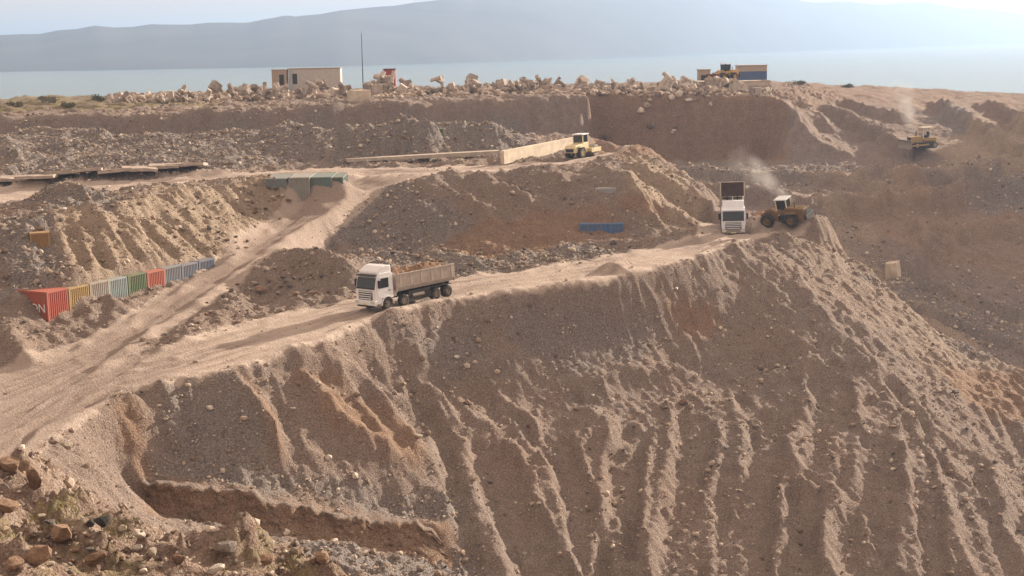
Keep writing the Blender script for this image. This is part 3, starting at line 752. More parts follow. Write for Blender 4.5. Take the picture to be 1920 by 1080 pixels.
# ------------------------------------------------------------------ mesh builder
class MB:
    def __init__(s): s.V = []; s.F = []
    def add(s, V, F):
        o = len(s.V); s.V += [tuple(v) for v in V]; s.F += [tuple(i + o for i in f) for f in F]; return s
    def box(s, c, d, rot=None, taper=(1, 1)):
        x, y, z = d[0] / 2, d[1] / 2, d[2] / 2
        V = [Vector((sx * x * (taper[0] if sz > 0 else 1), sy * y * (taper[1] if sz > 0 else 1), sz * z)) for sz in (-1, 1) for sx, sy in ((-1, -1), (1, -1), (1, 1), (-1, 1))]
        if rot is not None: V = [rot @ v for v in V]
        return s.add([v + Vector(c) for v in V], [(3, 2, 1, 0), (4, 5, 6, 7), (0, 1, 5, 4), (1, 2, 6, 5), (2, 3, 7, 6), (3, 0, 4, 7)])
    def prism(s, prof, y0, y1, in0=0.0):
        n = len(prof)
        V = [(x, y0, z) for x, z in prof] + [(x, y1, z) for x, z in prof]
        F = [tuple(range(n)), tuple(range(2 * n - 1, n - 1, -1))] + [(i, n + i, n + (i + 1) % n, (i + 1) % n) for i in range(n)]
        return s.add(V, F)
    def tube(s, p0, p1, r0, r1=None, n=10):
        r1 = r0 if r1 is None else r1
        p0, p1 = Vector(p0), Vector(p1); d = (p1 - p0).normalized()
        a = d.orthogonal().normalized(); b = d.cross(a)
        V = [p0 + (a * math.cos(t) + b * math.sin(t)) * r0 for t in (i * 2 * math.pi / n for i in range(n))] + [p1 + (a * math.cos(t) + b * math.sin(t)) * r1 for t in (i * 2 * math.pi / n for i in range(n))]
        return s.add(V, [tuple(range(n - 1, -1, -1)), tuple(range(n, 2 * n))] + [(i, (i + 1) % n, n + (i + 1) % n, n + i) for i in range(n)])
    def lathe(s, prof, c, n=20):
        """profile of (radius, y) turned about the Y axis through c"""
        V = []; F = []; k = len(prof)
        for i in range(n):
            t = 2 * math.pi * i / n
            V += [(c[0] + r * math.cos(t), c[1] + y, c[2] + r * math.sin(t)) for r, y in prof]
        for i in range(n):
            j = (i + 1) % n
            F += [(i * k + a, i * k + a + 1, j * k + a + 1, j * k + a) for a in range(k - 1)]
        return s.add(V, F)
    def build(s, name, mat, parent=None, bevel=0.0, smooth=False):
        me = bpy.data.meshes.new(name); me.from_pydata(s.V, [], s.F); 
        bm = bmesh.new(); bm.from_mesh(me)
        bmesh.ops.recalc_face_normals(bm, faces=bm.faces)
        if bevel: bmesh.ops.bevel(bm, geom=list(bm.edges), offset=bevel, segments=2, affect='EDGES', profile=.6)
        bm.to_mesh(me); bm.free()
        if smooth: me.polygons.foreach_set('use_smooth', [True] * len(me.polygons))
        me.materials.append(mat)
        o = bpy.data.objects.new(name, me); COL.objects.link(o)
        if parent: o.parent = parent
        return o
def thing(name, label, cat, group=None):
    o = bpy.data.objects.new(name, None); COL.objects.link(o); o.empty_display_size = .3
    return tag(o, label, cat, group)
def copy_tree(o, parent=None):
    c = o.copy(); COL.objects.link(c); c.parent = parent
    for ch in list(o.children): copy_tree(ch, c)
    return c
def gz(x, y): return float(pick(H, x, y))
def seat(o, x, y, fwd, L=3.0, W=1.2, dz=0.0):
    """stand a vehicle on the ground at x, y heading along fwd, leaning with the ground"""
    f = Vector((fwd[0], fwd[1], 0)).normalized(); l = Vector((-f.y, f.x, 0))
    zf = np.mean([gz(x + f.x * L + l.x * w, y + f.y * L + l.y * w) for w in (-W, W)]); zb = np.mean([gz(x - f.x * L + l.x * w, y - f.y * L + l.y * w) for w in (-W, W)])
    zl = np.mean([gz(x + l.x * W + f.x * k, y + l.y * W + f.y * k) for k in (-L, 0, L)]); zr = np.mean([gz(x - l.x * W + f.x * k, y - l.y * W + f.y * k) for k in (-L, 0, L)])
    F3 = Vector((f.x * 2 * L, f.y * 2 * L, zf - zb)).normalized(); L3 = Vector((l.x * 2 * W, l.y * 2 * W, (zl - zr) * .6)).normalized()
    U3 = F3.cross(L3).normalized(); L3 = U3.cross(F3)
    c = Vector((x, y, (zf + zb) / 2 + dz))
    o.matrix_world = Matrix(((F3.x, L3.x, U3.x, c.x), (F3.y, L3.y, U3.y, c.y), (F3.z, L3.z, U3.z, c.z), (0, 0, 0, 1)))
def face(o, p, fwd):
    o.location = p; o.rotation_euler = (0, 0, math.atan2(fwd[1], fwd[0]))

WHITE = paint('white_paint', (.80, .82, .85), .45, .10)
BEDW = paint('dusty_pale_steel', (.50, .45, .41), .6, .42)
DARK = simple('dark_steel', (.035, .033, .032), .6)
RUBBER = simple('dusty_rubber', (.05, .045, .04), .9, .5)
RIM = paint('dusty_rim', (.25, .23, .21), .6, .4)
SOIL = simple('loaded_soil', (.20, .125, .08), .95, .35, 2)
CHROME = simple('lamp_lens', (.6, .6, .58), .25, .1)
YEL = paint('machine_yellow', (.52, .30, .05), .55, .45)
BROWNY = paint('rusty_brown_yellow', (.24, .135, .045), .7, .5, (.09, .065, .045))
CREAM = paint('cream_paint', (.72, .62, .36), .5, .25)
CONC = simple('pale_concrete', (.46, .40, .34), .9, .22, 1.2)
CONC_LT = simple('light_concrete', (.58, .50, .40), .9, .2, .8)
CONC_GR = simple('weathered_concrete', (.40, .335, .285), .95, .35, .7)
DARKRUST = simple('dark_rusty_steel', (.055, .035, .028), .8, .4)
RUST = simple('rust', (.22, .10, .05), .9, .4)
def glass():
    m, nt, b = nodes('dark_glass')
    b.inputs['Base Color'].default_value = (.02, .025, .03, 1); b.inputs['Roughness'].default_value = .08
    return m
GLASS = glass()

def wheel(parent, x, y, z, r, w, side, rimmat=RIM, lugs=0):
    t = MB().lathe([(r * .56, -w / 2), (r * .9, -w / 2), (r * .98, -w * .38), (r, -w * .2), (r, w * .2), (r * .98, w * .38), (r * .9, w / 2), (r * .56, w / 2)], (x, y, z), 24)
    for k in range(lugs):
        a = 2 * math.pi * k / lugs
        t.box((x + r * math.cos(a), y, z + r * math.sin(a)), (r * .16, w * .9, r * .07), Matrix.Rotation(-a, 3, 'Y') @ Matrix.Rotation(.4, 3, 'X'))
    t = t.build('wheel', RUBBER, parent, smooth=not lugs)
    s = side
    MB().lathe([(.001, s * w * .30), (r * .18, s * w * .34), (r * .2, s * w * .22), (r * .42, s * w * .1), (r * .5, s * w * .3), (r * .57, s * w * .46), (r * .57, -s * w * .46), (.001, -s * w * .4)], (x, y, z), 20).build('rim', rimmat, t, smooth=True)

def make_truck(label, tip, deflector, load, white):
    t = thing('dump_truck', label, 'truck', 'dump trucks on the haul road')
    # chassis
    c = MB()
    for s in (-1, 1): c.box((-.3, s * .42, .93), (8.0, .12, .28))
    for x in (3.5, 1.6, .2, -1.2, -2.9, -4.0): c.box((x, 0, .93), (.14, .8, .2))
    c.build('chassis', DARK, t, .01)
    for s in (-1, 1):
        for x in (3.15, 1.35, -2.25, -3.6):
            wheel(t, x, s * (1.08 if x > 0 else .98), .52, .52, .34 if x > 0 else .56, s)
    # cab
    prof = [(2.45, .95), (2.45, 2.95), (2.75, 3.08), (3.85, 3.06), (4.08, 2.86), (4.36, 1.78), (4.40, .75), (4.36, .62), (3.75, .62), (3.7, 1.02), (3.15, 1.16), (2.62, 1.02)]
    MB().prism(prof, -1.2, 1.2).build('cab', white, t, .045)
    MB().box((4.262, 0, 2.30), (.05, 2.16, .92), Matrix.Rotation(R(-14.5), 3, 'Y')).build('windscreen', GLASS, t, .02)
    MB().box((4.395, 0, 2.86 - .97), (.06, 2.2, .1)).build('wiper_panel', DARK, t, .01)
    v = MB().box((4.18, 0, 2.93), (.34, 2.2, .05), Matrix.Rotation(R(12), 3, 'Y')).build('sun_visor', DARK if deflector else white, t, .01)
    g = MB().box((4.405, 0, 1.32), (.05, 1.62, .72)).build('grille', DARK, t, .01)
    for k in range(4): MB().box((4.44, 0, 1.06 + k * .18), (.05, 1.66 - .08 * (3 - k), .075)).build('grille_slat', white, g, .01)
    MB().box((4.42, 0, .74), (.2, 2.46, .42)).build('bumper', white if deflector else RIM, t, .05)
    MB().box((4.42, 0, .46), (.14, 2.0, .14)).build('underrun_bar', DARK, t, .02)
    for s in (-1, 1):
        h = MB().box((4.5, s * .95, .80), (.1, .46, .22)).build('headlight', CHROME, t, .03)
        MB().box((4.10, s * 1.42, 2.25), (.14, .22, .62)).box((4.0, s * 1.28, 2.5), (.05, .3, .05)).build('mirror', DARK, t, .02)
        d = MB().prism([(2.68, 1.2), (2.68, 2.78), (3.82, 2.78), (4.05, 1.95), (4.1, 1.25), (3.75, 1.05), (2.75, 1.1)], s * 1.203, s * 1.222).build('door', white, t)
        MB().prism([(2.95, 1.88), (2.95, 2.66), (3.74, 2.66), (3.97, 1.86)], s * 1.224, s * 1.236).build('window', GLASS, d)
        MB().box((2.9, s * 1.235, 1.62), (.24, .03, .06)).build('handle', DARK, d)
        MB().box((3.45, s * 1.12, .55), (.5, .2, .1)).build('step', DARK, t, .01)
        # arch over the front wheel
        a = MB()
        for k in range(8):
            th = R(8 + k * 164 / 7)
            a.box((3.15 + .62 * math.cos(th), s * 1.1, .52 + .62 * math.sin(th)), (.05, .36, .3), Matrix.Rotation(-th, 3, 'Y'))
        a.build('mudguard', white if deflector else DARK, t)
        MB().tube((.35, s * .92, .78), (-.95, s * .92, .78), .30, n=14).build('fuel_tank', RIM, t, smooth=False)
        MB().box((-.42, s * 1.16, .80), (2.5, .05, .78)).build('side_guard', DARK, t, .01)
        MB().box((-2.9, s * .98, 1.12), (2.3, .56, .05)).build('rear_mudguard', DARK, t, .01)
    if deflector:
        MB().prism([(2.5, 2.98), (2.5, 3.58), (2.9, 3.66), (3.4, 3.58), (3.95, 3.22), (4.0, 3.0)], -1.12, 1.12).build('roof_deflector', white, t, .10)
    else:
        MB().prism([(2.5, 2.98), (2.5, 3.62), (2.75, 3.72), (3.2, 3.70), (3.62, 3.1), (3.7, 3.0)], -1.1, 1.1).build('roof_deflector', white, t, .06)
    MB().box((4.53, 0, .62), (.03, .52, .12)).build('number_plate', CREAM, t)
    MB().tube((2.25, -.85, 1.2), (2.25, -.85, 3.1), .07).build('exhaust_stack', DARK, t)
    MB().box((2.2, .95, 1.25), (.3, .35, .5)).build('battery_box', BEDW, t, .02)
    # tipper body, hinged at the rear
    piv = Vector((-4.1, 0, 1.15))
    Rm = Matrix.Rotation(-tip, 3, 'Y')
    def T(m):
        m.V = [tuple(piv + Rm @ (Vector(v) - piv)) for v in m.V]; return m
    b = MB(); L0, L1, zb, zt = -4.45, 2.05, 1.3, 2.72
    def quad(a, bb, cc, dd, th):
        a, bb, cc, dd = map(Vector, (a, bb, cc, dd)); n = (bb - a).cross(dd - a).normalized() * th
        b.add([a, bb, cc, dd, a + n, bb + n, cc + n, dd + n], [(3, 2, 1, 0), (4, 5, 6, 7), (0, 1, 5, 4), (1, 2, 6, 5), (2, 3, 7, 6), (3, 0, 4, 7)])
    quad((L0, -1.0, zb), (L1, -1.0, zb), (L1, 1.0, zb), (L0, 1.0, zb), .06)
    for s in (-1, 1):
        quad((L0, s * 1.0, zb), (L1, s * 1.0, zb), (L1, s * 1.24, zb + .35), (L0, s * 1.24, zb + .35), .06 * s)
        quad((L0, s * 1.24, zb + .35), (L1, s * 1.24, zb + .35), (L1, s * 1.26, zt), (L0, s * 1.26, zt), .06 * s)
    body = T(b).build('tipper_body', BEDW, t)
    T(MB().box((L1 + .03, 0, (zb + zt) / 2 + .06), (.07, 2.5, zt - zb + .12))).build('headboard', DARKRUST if tip > .1 else BEDW, body, .01)
    for s in (-1, 1): T(MB().box((L1 + .08, s * 1.22, (zb + zt) / 2 + .06), (.06, .1, zt - zb + .16))).build('headboard_post', BEDW, body)
    for s in (-.45, .45): T(MB().box((L1 + .08, s, (zb + zt) / 2), (.05, .07, zt - zb))).build('headboard_rib', DARKRUST, body)
    T(MB().box((L1 + .08, 0, zt + .1), (.06, 2.5, .09))).build('headboard_rail', BEDW, body)
    T(MB().prism([(L0 - .08, zb), (L0 - .08, zt - .05), (L0 - .01, zt - .05), (L0 - .01, zb)], -1.2, 1.2)).build('tailgate', BEDW, body)
    for s in (-1, 1):
        T(MB().box(((L0 + L1) / 2, s * 1.27, zt), (L1 - L0, .1, .1))).build('top_rail', BEDW, body, .01)
        for k in range(6):
            T(MB().box((L0 + .35 + k * 1.16, s * 1.275, zb + .9), (.09, .05, 1.0))).build('side_rib', BEDW, body)
    T(MB().box(((L0 + L1) / 2, -.5, zb - .1), (L1 - L0, .1, .16)).box(((L0 + L1) / 2, .5, zb - .1), (L1 - L0, .1, .16))).build('body_beam', DARK, body)
    for k in range(5): T(MB().box((L0 + .6 + k * 1.35, 0, zb - .07), (.1, 2.1, .12))).build('cross_member', DARK, body)
    if tip > .1:
        a = Vector((1.95, 0, 1.0)); e = piv + Rm @ (Vector((1.75, 0, zb)) - piv)
        m1 = a.lerp(e, .5)
        MB().tube(a, m1, .11).build('hoist_cylinder', RIM, t, smooth=False)
        MB().tube(m1, e, .075).build('hoist_rod', CHROME, t, smooth=False)
        for s in (-1, 1): MB().tube((2.3, s * .3, 1.1), (2.3, s * .3, 3.55), .035).build('headboard_post', BEDW, t)
        MB().box((2.3, 0, 3.3), (.05, 2.0, .05)).build('headboard_rail', BEDW, t)
    if load:
        g = np.random.default_rng(9); n, k = 26, 12
        V = []; F = []
        for i in range(n):
            for j in range(k):
                u, v = i / (n - 1), j / (k - 1)
                e = min(u, 1 - u) * 5; e2 = min(v, 1 - v) * 4
                hgt = .62 * min(1, e) ** .7 * min(1, e2) ** .7 * (.75 + .35 * math.sin(u * 9 + 1) * math.cos(v * 4)) + g.normal(0, .045)
                V.append((L0 + .1 + u * (L1 - L0 - .2), -1.18 + v * 2.36, zt - .22 + hgt))
        F = [(i * k + j, (i + 1) * k + j, (i + 1) * k + j + 1, i * k + j + 1) for i in range(n - 1) for j in range(k - 1)]
        ld = T(MB().add(V, F)).build('earth_load', SOIL, t)
        for q in range(14):
            r = random.uniform(.08, .22); x = random.uniform(L0 + .5, L1 - .4); y = random.uniform(-.9, .9)
            rk = T(MB().box((x, y, zt + .3), (r * 1.6, r * 1.3, r), Matrix.Rotation(random.random() * 3, 3, 'Z') @ Matrix.Rotation(random.random(), 3, 'X'))).build('clod', SOIL, ld, r * .2)
    return t
t1 = make_truck('white dump truck loaded with brown earth driving down the haul road', 0.0, True, True, WHITE)
a1, a2 = Vector(Pz(703, 588, -20.8)), Vector(Pz(850, 553, -20.5))
dv = (a1 - a2).normalized(); pl = Vector((dv.y, -dv.x, 0))
mid1 = (a1 + a2) / 2 + pl * 1.0
seat(t1, mid1.x, mid1.y, (dv.x, dv.y), 3.2, 1.1, .0)
WHITE2 = paint('bluish_white_paint', (.76, .80, .88), .45, .10)
t2 = make_truck('white dump truck facing the camera with its dark tipper body raised', R(25), False, False, WHITE2)
b2 = hit(1377, 424)
seat(t2, b2[0], b2[1] + 1.2, (-.13, -.99), 3.2, 1.1)

def make_loader(label, mat, cabmat, canopy=False):
    t = thing('wheel_loader', label, 'loader')
    rr, w = .80, .62
    for x in (1.55, -1.55):
        for s in (-1, 1): wheel(t, x, s * 1.05, rr, rr, w, s, mat, 14)
    MB().prism([(-3.35, .85), (-3.35, 1.75), (-3.1, 2.05), (-1.0, 2.2), (-.75, 2.2), (-.75, .7), (-2.6, .6)], -.72, .72).build('engine_hood', mat, t, .06)
    MB().box((-3.38, 0, 1.05), (.3, 2.0, .65)).build('counterweight', DARK, t, .06)
    MB().box((-3.37, 0, 1.65), (.08, 1.1, .5)).build('radiator_grille', DARK, t, .01)
    MB().box((-.2, 0, .85), (1.6, .8, .5)).build('centre_joint', DARK, t, .03)
    MB().prism([(.35, .6), (.35, 1.5), (.9, 2.0), (1.5, 2.0), (2.2, 1.1), (2.2, .6)], -.5, .5).build('front_frame', mat, t, .04)
    for s in (-1, 1):
        MB().prism([(-2.35, 1.62), (-2.2, 1.76), (-.9, 1.76), (-.75, 1.62)], s * .74, s * 1.36).build('fender', mat, t, .02)
        MB().prism([(.85, 1.95), (1.05, 2.15), (2.4, 1.55), (3.15, .55), (2.95, .45), (2.2, 1.3)], s * .42, s * .56).build('lift_arm', mat, t, .02)
        MB().box((-.55, s * .85, .75), (.7, .3, .6)).build('ladder', DARK, t, .02)
    MB().tube((.9, 0, 1.5), (2.6, 0, 1.5), .09).build('tilt_cylinder', CHROME, t)
    # bucket
    bp = [(2.9, .25), (2.85, .8), (3.0, 1.25), (3.35, 1.45), (3.42, 1.38), (3.12, 1.12), (3.02, .78), (3.1, .38), (4.0, .22), (4.0, .14)]
    bk = MB().prism(bp, -1.4, 1.4).build('bucket', RUST, t)
    for s in (-1, 1): MB().prism([(2.9, .25), (2.85, .8), (3.0, 1.25), (3.35, 1.45), (4.0, .14)], s * 1.4, s * 1.45).build('bucket_cheek', RUST, bk)
    for k in range(7): MB().box((4.08, -1.2 + k * .4, .17), (.22, .09, .06)).build('bucket_tooth', DARK, bk)
    # cab
    for x in (-1.0, .28):
        for s in (-1, 1): MB().box((x, s * .62, 2.42), (.09, .09, 1.55)).build('cab_post', cabmat, t, .01)
    MB().box((-.36, 0, 1.65), (1.4, 1.34, .5)).build('cab_base', mat, t, .03)
    MB().box((-.36, 0, 3.24), (1.62, 1.56, .12)).build('cab_roof', WHITE, t, .03)
    if not canopy:
        MB().box((.28, 0, 2.52), (.03, 1.14, 1.2)).build('windscreen', GLASS, t)
        MB().box((-1.0, 0, 2.6), (.03, 1.14, 1.0)).build('rear_window', GLASS, t)
        for s in (-1, 1): MB().box((-.36, s * .62, 2.6), (1.16, .03, 1.0)).build('side_window', GLASS, t)
    MB().box((-.5, 0, 2.05), (.5, .5, .3)).box((-.75, 0, 2.4), (.12, .5, .6)).build('operator_seat', DARK, t, .03)
    MB().tube((-1.9, .3, 2.1), (-1.9, .3, 2.75), .06).build('exhaust_pipe', DARK, t)
    for s in (-1, 1): MB().box((.3, s * .5, 3.34), (.1, .16, .1)).build('work_light', CHROME, t, .01)
    return t
ld1 = make_loader('dark rusty wheel loader with white cab roof beside the tipping truck', BROWNY, CREAM)
p = hit(1478, 429)
seat(ld1, p[0] - .3, p[1] + .8, (-.80, .60), 1.6, 1.0)
ld1.scale = (.88, .88, .88)
ld2 = make_loader('orange yellow wheel loader parked before the blue shed on the plateau', YEL, DARK)

DOZY = paint('dusty_dozer_yellow', (.38, .25, .08), .65, .4)
def make_dozer(label):
    t = thing('bulldozer', label, 'bulldozer')
    for s in (-1, 1):
        pr = []
        for k in range(9): a = R(90 + k * 180 / 8); pr.append((-1.45 + .42 * math.cos(a), .46 + .42 * math.sin(a)))
        for k in range(9): a = R(-90 + k * 180 / 8); pr.append((1.35 + .42 * math.cos(a), .46 + .42 * math.sin(a)))
        tr = MB().prism(pr, s * .75, s * 1.25).build('track', DARK, t)
        for k in range(16): 
            x = -1.45 + k * 2.8 / 15
            MB().box((x, s * 1.0, .90), (.06, .56, .06)).build('track_shoe', RIM, tr)
        for x in (-1.45, 1.35): MB().lathe([(.001, s * .03), (.28, s * .03), (.3, 0), (.001, 0)], (x, s * 1.25, .46), 14).build('sprocket', RIM, tr)
        MB().box((1.1, s * 1.4, .5), (3.0, .14, .22), Matrix.Rotation(R(4), 3, 'Y')).build('push_arm', DOZY, t, .02)
        MB().box((-.7, s * .98, 1.15), (1.7, .5, .1)).build('fender', DOZY, t, .01)
    MB().prism([(.1, .7), (.1, 1.75), (1.95, 1.62), (1.98, .7)], -.55, .55).build('engine_hood', DOZY, t, .04)
    MB().box((2.0, 0, 1.15), (.06, .9, .8)).build('radiator_grille', DARK, t, .01)
    MB().prism([(-1.9, .6), (-1.9, 1.5), (-.9, 1.5), (.1, 1.3), (.1, .6)], -.7, .7).build('rear_body', DOZY, t, .04)
    MB().prism([(2.55, .05), (2.42, .5), (2.5, 1.0), (2.72, 1.25), (2.80, 1.22), (2.6, .95), (2.55, .5), (2.68, .03)], -1.75, 1.75).build('blade', RIM, t)
    for x in (-1.5, .15):
        for s in (-1, 1): MB().box((x, s * .72, 2.1), (.1, .1, 1.5)).build('canopy_post', CREAM, t, .01)
    MB().box((-.68, 0, 2.9), (2.1, 1.8, .12)).build('canopy_roof', CONC_LT, t, .03)
    MB().box((-.7, 0, 1.65), (.55, .6, .3)).box((-1.0, 0, 2.0), (.14, .6, .6)).build('operator_seat', DARK, t, .03)
    MB().tube((1.0, .2, 1.65), (1.0, .2, 2.5), .06).build('exhaust_pipe', DARK, t)
    MB().box((-2.1, 0, 1.1), (.5, 1.2, .8)).build('fuel_tank', CREAM, t, .04)
    return t
dz = make_dozer('bulldozer under a pale canopy working on the far right bench')
p = hit(1727, 288)
face(dz, (p[0], p[1], max(gz(p[0] + a, p[1] + b) for a in (-1.5, 0, 1.5) for b in (-1, 1)) - .15), (-.96, -.25))
dz.scale = (1.15,) * 3

def make_roller(label):
    t = thing('road_roller', label, 'roller')
    for s in (-1, 1): wheel(t, -1.35, s * .82, .76, .76, .56, s, CREAM, 14)
    MB().prism([(-2.75, .85), (-2.75, 1.45), (-2.45, 1.72), (-.7, 1.85), (-.7, .75)], -.75, .75).build('engine_hood', CREAM, t, .06)
    MB().box((-2.77, 0, 1.15), (.05, 1.1, .4)).build('radiator_grille', DARK, t, .01)
    MB().box((-.2, 0, .9), (1.3, 1.3, .5)).build('frame', CREAM, t, .04)
    MB().box((0, 0, 1.55), (1.3, 1.5, .8)).build('cab_base', CREAM, t, .05)
    for x in (-.6, .6):
        for s in (-1, 1): MB().box((x, s * .68, 2.4), (.1, .1, .95)).build('cab_post', CREAM, t, .01)
    for s in (-1, 1): MB().box((0, s * .67, 2.4), (1.1, .03, .85)).build('side_window', GLASS, t)
    MB().box((.61, 0, 2.4), (.03, 1.26, .85)).build('windscreen', GLASS, t)
    MB().box((-.61, 0, 2.4), (.03, 1.26, .85)).build('rear_window', GLASS, t)
    MB().box((0, 0, 2.95), (1.5, 1.6, .14)).build('cab_roof', WHITE, t, .04)
    MB().lathe([(.001, -1.0), (.68, -1.0), (.75, -.96), (.75, .96), (.68, 1.0), (.001, 1.0)], (2.05, 0, .75), 28).build('drum', RIM, t)
    for s in (-1, 1): MB().box((1.75, s * 1.1, .85), (2.2, .14, .5)).build('drum_yoke', CREAM, t, .03)
    MB().box((2.95, 0, .9), (.16, 2.34, .5)).build('front_beam', CREAM, t, .03)
    MB().box((.95, 0, .95), (.16, 2.34, .5)).build('rear_beam', CREAM, t, .03)
    for s in (-1, 1): MB().prism([(-2.1, 1.45), (-1.9, 1.62), (-.9, 1.62), (-.65, 1.45)], s * .76, s * 1.12).build('fender', CREAM, t, .02)
    return t
ro = make_roller('cream soil compactor with smooth drum at the top of the road')
p = hit(1094, 296)
seat(ro, p[0] - .2, p[1] + 1.0, (.55, .83), 1.6, .8)

# ------------------------------------------------------------------ shipping containers
CL, CW, CH = 6.06, 2.44, 2.59
def corr(p0, ux, L, hgt, n, nrm, dep):
    """corrugated sheet from p0 along ux, height hgt, n ribs, ribs stand out along nrm"""
    m = MB(); V = []; k = 0
    for i in range(n):
        for f, e in ((0, 0), (.18, 0), (.32, 1), (.68, 1), (.82, 0)):
            q = Vector(p0) + Vector(ux) * L * (i + f) / n + Vector(nrm) * dep * e
            V += [q, q + Vector((0, 0, hgt))]; k += 1
    q = Vector(p0) + Vector(ux) * L; V += [q, q + Vector((0, 0, hgt))]; k += 1
    m.add(V, [(2 * i, 2 * i + 2, 2 * i + 3, 2 * i + 1) for i in range(k - 1)])
    return m
def container(label, col, dirt=.35, width=CW, height=CH, length=CL, group=None, ribs=9):
    """+X end faces the viewer's side; origin at the middle of that end, on the floor"""
    m = paint('container_' + label.split()[0], col, .6, dirt, (.26, .17, .11), scale=.9)
    t = thing('shipping_container', label, 'container', group)
    W2 = width / 2
    f = MB()
    for x in (-.08, -length + .08):
        for s in (-1, 1): f.box((x, s * (W2 - .08), height / 2), (.16, .16, height))
    for s in (-1, 1):
        for z in (.08, height - .06): f.box((-length / 2, s * (W2 - .06), z), (length - .32, .12, .14))
    for x in (-.07, -length + .07):
        for z in (.08, height - .06): f.box((x, 0, z), (.13, width - .32, .14))
    f.build('frame', m, t)
    corr((-.09, -W2 + .16, .14), (0, 1, 0), width - .32, height - .24, ribs, (1, 0, 0), .07).build('end_wall', m, t)
    corr((-length + .09, -W2 + .16, .14), (0, 1, 0), width - .32, height - .24, ribs, (-1, 0, 0), .07).build('end_wall', m, t)
    for s in (-1, 1):
        corr((-length + .16, s * (W2 - .08), .14), (1, 0, 0), length - .32, height - .24, 20, (0, s, 0), .06).build('side_wall', m, t)
    MB().box((-length / 2, 0, height - .03), (length - .1, width - .1, .05)).build('roof', m, t)
    return t
A = Vector(Pd(91, 603, 110.9)); B = Vector(Pd(402, 505, 130.2))
rd = Vector((B.x - A.x, B.y - A.y, 0)); step = rd.length / 9; rd.normalize()
en = Vector((rd.y, -rd.x, 0))
cols = [('red container with white letters half buried, nearest in the row', (.52, .055, .03)), ('mustard yellow container beside the lettered red one', (.46, .31, .09)),
        ('pale grey rusty container between the yellow and light blue ones', (.42, .40, .37)), ('light blue container between the grey and green ones', (.30, .42, .46)),
        ('dark green container between the light blue and orange red ones', (.06, .17, .07)), ('orange red container between the green and slate blue ones', (.50, .10, .06)),
        ('slate blue grey container right of the orange red one', (.20, .26, .33)), ('second slate blue container from the far end of the row', (.14, .21, .32)),
        ('dark blue container mostly buried at the far end of the row', (.06, .14, .26))]
for i, (lb, c) in enumerate(cols):
    o = container(lb, tuple(v * .8 + .03 for v in c), .45, group='containers buried in a row at the foot of the slope', width=step - .05)
    q = A + rd * step * (i + .5)
    top = -18.42 - .03 * i
    face(o, (q.x + en.x * .05 * (i % 3), q.y, top - CH - (.05 if i % 2 else .0)), en)
    if i == 0:
        fc = bpy.data.curves.new('lettering', 'FONT'); fc.body = 'ON'; fc.size = .95; fc.extrude = .012
        tmp = bpy.data.objects.new('tmp', fc); COL.objects.link(tmp)
        bpy.context.view_layer.update()
        me = bpy.data.meshes.new_from_object(tmp.evaluated_get(bpy.context.evaluated_depsgraph_get()))
        bpy.data.objects.remove(tmp)
        lo = bpy.data.objects.new('lettering', me); COL.objects.link(lo); me.materials.clear(); me.materials.append(WHITE)
        lo.parent = o; lo.location = (-1.8, -step / 2 - .015, .95); lo.rotation_euler = (R(90), 0, 0); lo.scale = (1.05, 1, 1)
def put(label, col, px0, px1, ytop, d, fwd, height=CH, length=CL, zt=None, width=None, dirt=.4, ybot=None):
    if ybot: d = float(hit((px0 + px1) / 2, ybot, H0)[1])
    pc = Vector(Pd((px0 + px1) / 2, ytop, d))
    o = container(label, col, dirt, width=width or CW, height=height, length=length)
    face(o, (pc.x, pc.y, pc.z - height), fwd)
    return o
GRP = 'containers holding up the upper road'
for lb, c, x0, x1, yt, d in [('dull blue grey container end left of the pale grey one', (.16, .22, .24), 497, 536, 335, 151.3), ('pale grey container end between two bluish ones', (.27, .30, .29), 541, 580, 333, 151.5),
                              ('teal container end right of the pale grey one', (.10, .20, .21), 582, 622, 332.5, 152.2), ('dark teal container end nearest the ramp top', (.08, .17, .17), 625, 643, 332.5, 153.0)]:
    o = put(lb, c, x0, x1, yt, d, (.02, -1), width=(x1 - x0) / 17.6); o['group'] = GRP
put('tan container end sticking out of the grey slope at far left', (.36, .22, .09), 58, 90, 437, 118.2, (.35, -.94), width=1.6, ybot=461)
put('bright blue container side under a brown earth roof', (.05, .16, .36), 1086, 1170, 420, 146.6, (.0, -1), width=4.6, length=2.44, dirt=.3, ybot=437)
put('small pale grey container poking out of the mound', (.40, .41, .42), 1116, 1156, 353, 156, (.1, -1), width=2.3, length=3.0, dirt=.2, ybot=373)
put('green container corner showing in the grey spoil heap', (.06, .16, .13), 800, 832, 242, 181.4, (.2, -.98), width=2.1, length=2.5, ybot=254)

# ------------------------------------------------------------------ concrete pieces
def slab(name, label, cat, c, d, yaw, mat, pitch=0, rollv=0, group=None, bevel=.04, seed=0, jag=.06):
    m = MB().box((0, 0, 0), d)
    me = m.build(name, mat, None, bevel)
    g = np.random.default_rng(seed)
    bm = bmesh.new(); bm.from_mesh(me.data)
    bmesh.ops.subdivide_edges(bm, edges=[e for e in bm.edges if e.calc_length() > .6], cuts=2, use_grid_fill=True)
    for v in bm.verts: v.co += Vector(g.normal(0, jag, 3)) * .6
    bm.to_mesh(me.data); bm.free()
    me.location = c; me.rotation_euler = (rollv, pitch, yaw)
    return tag(me, label, cat, group)
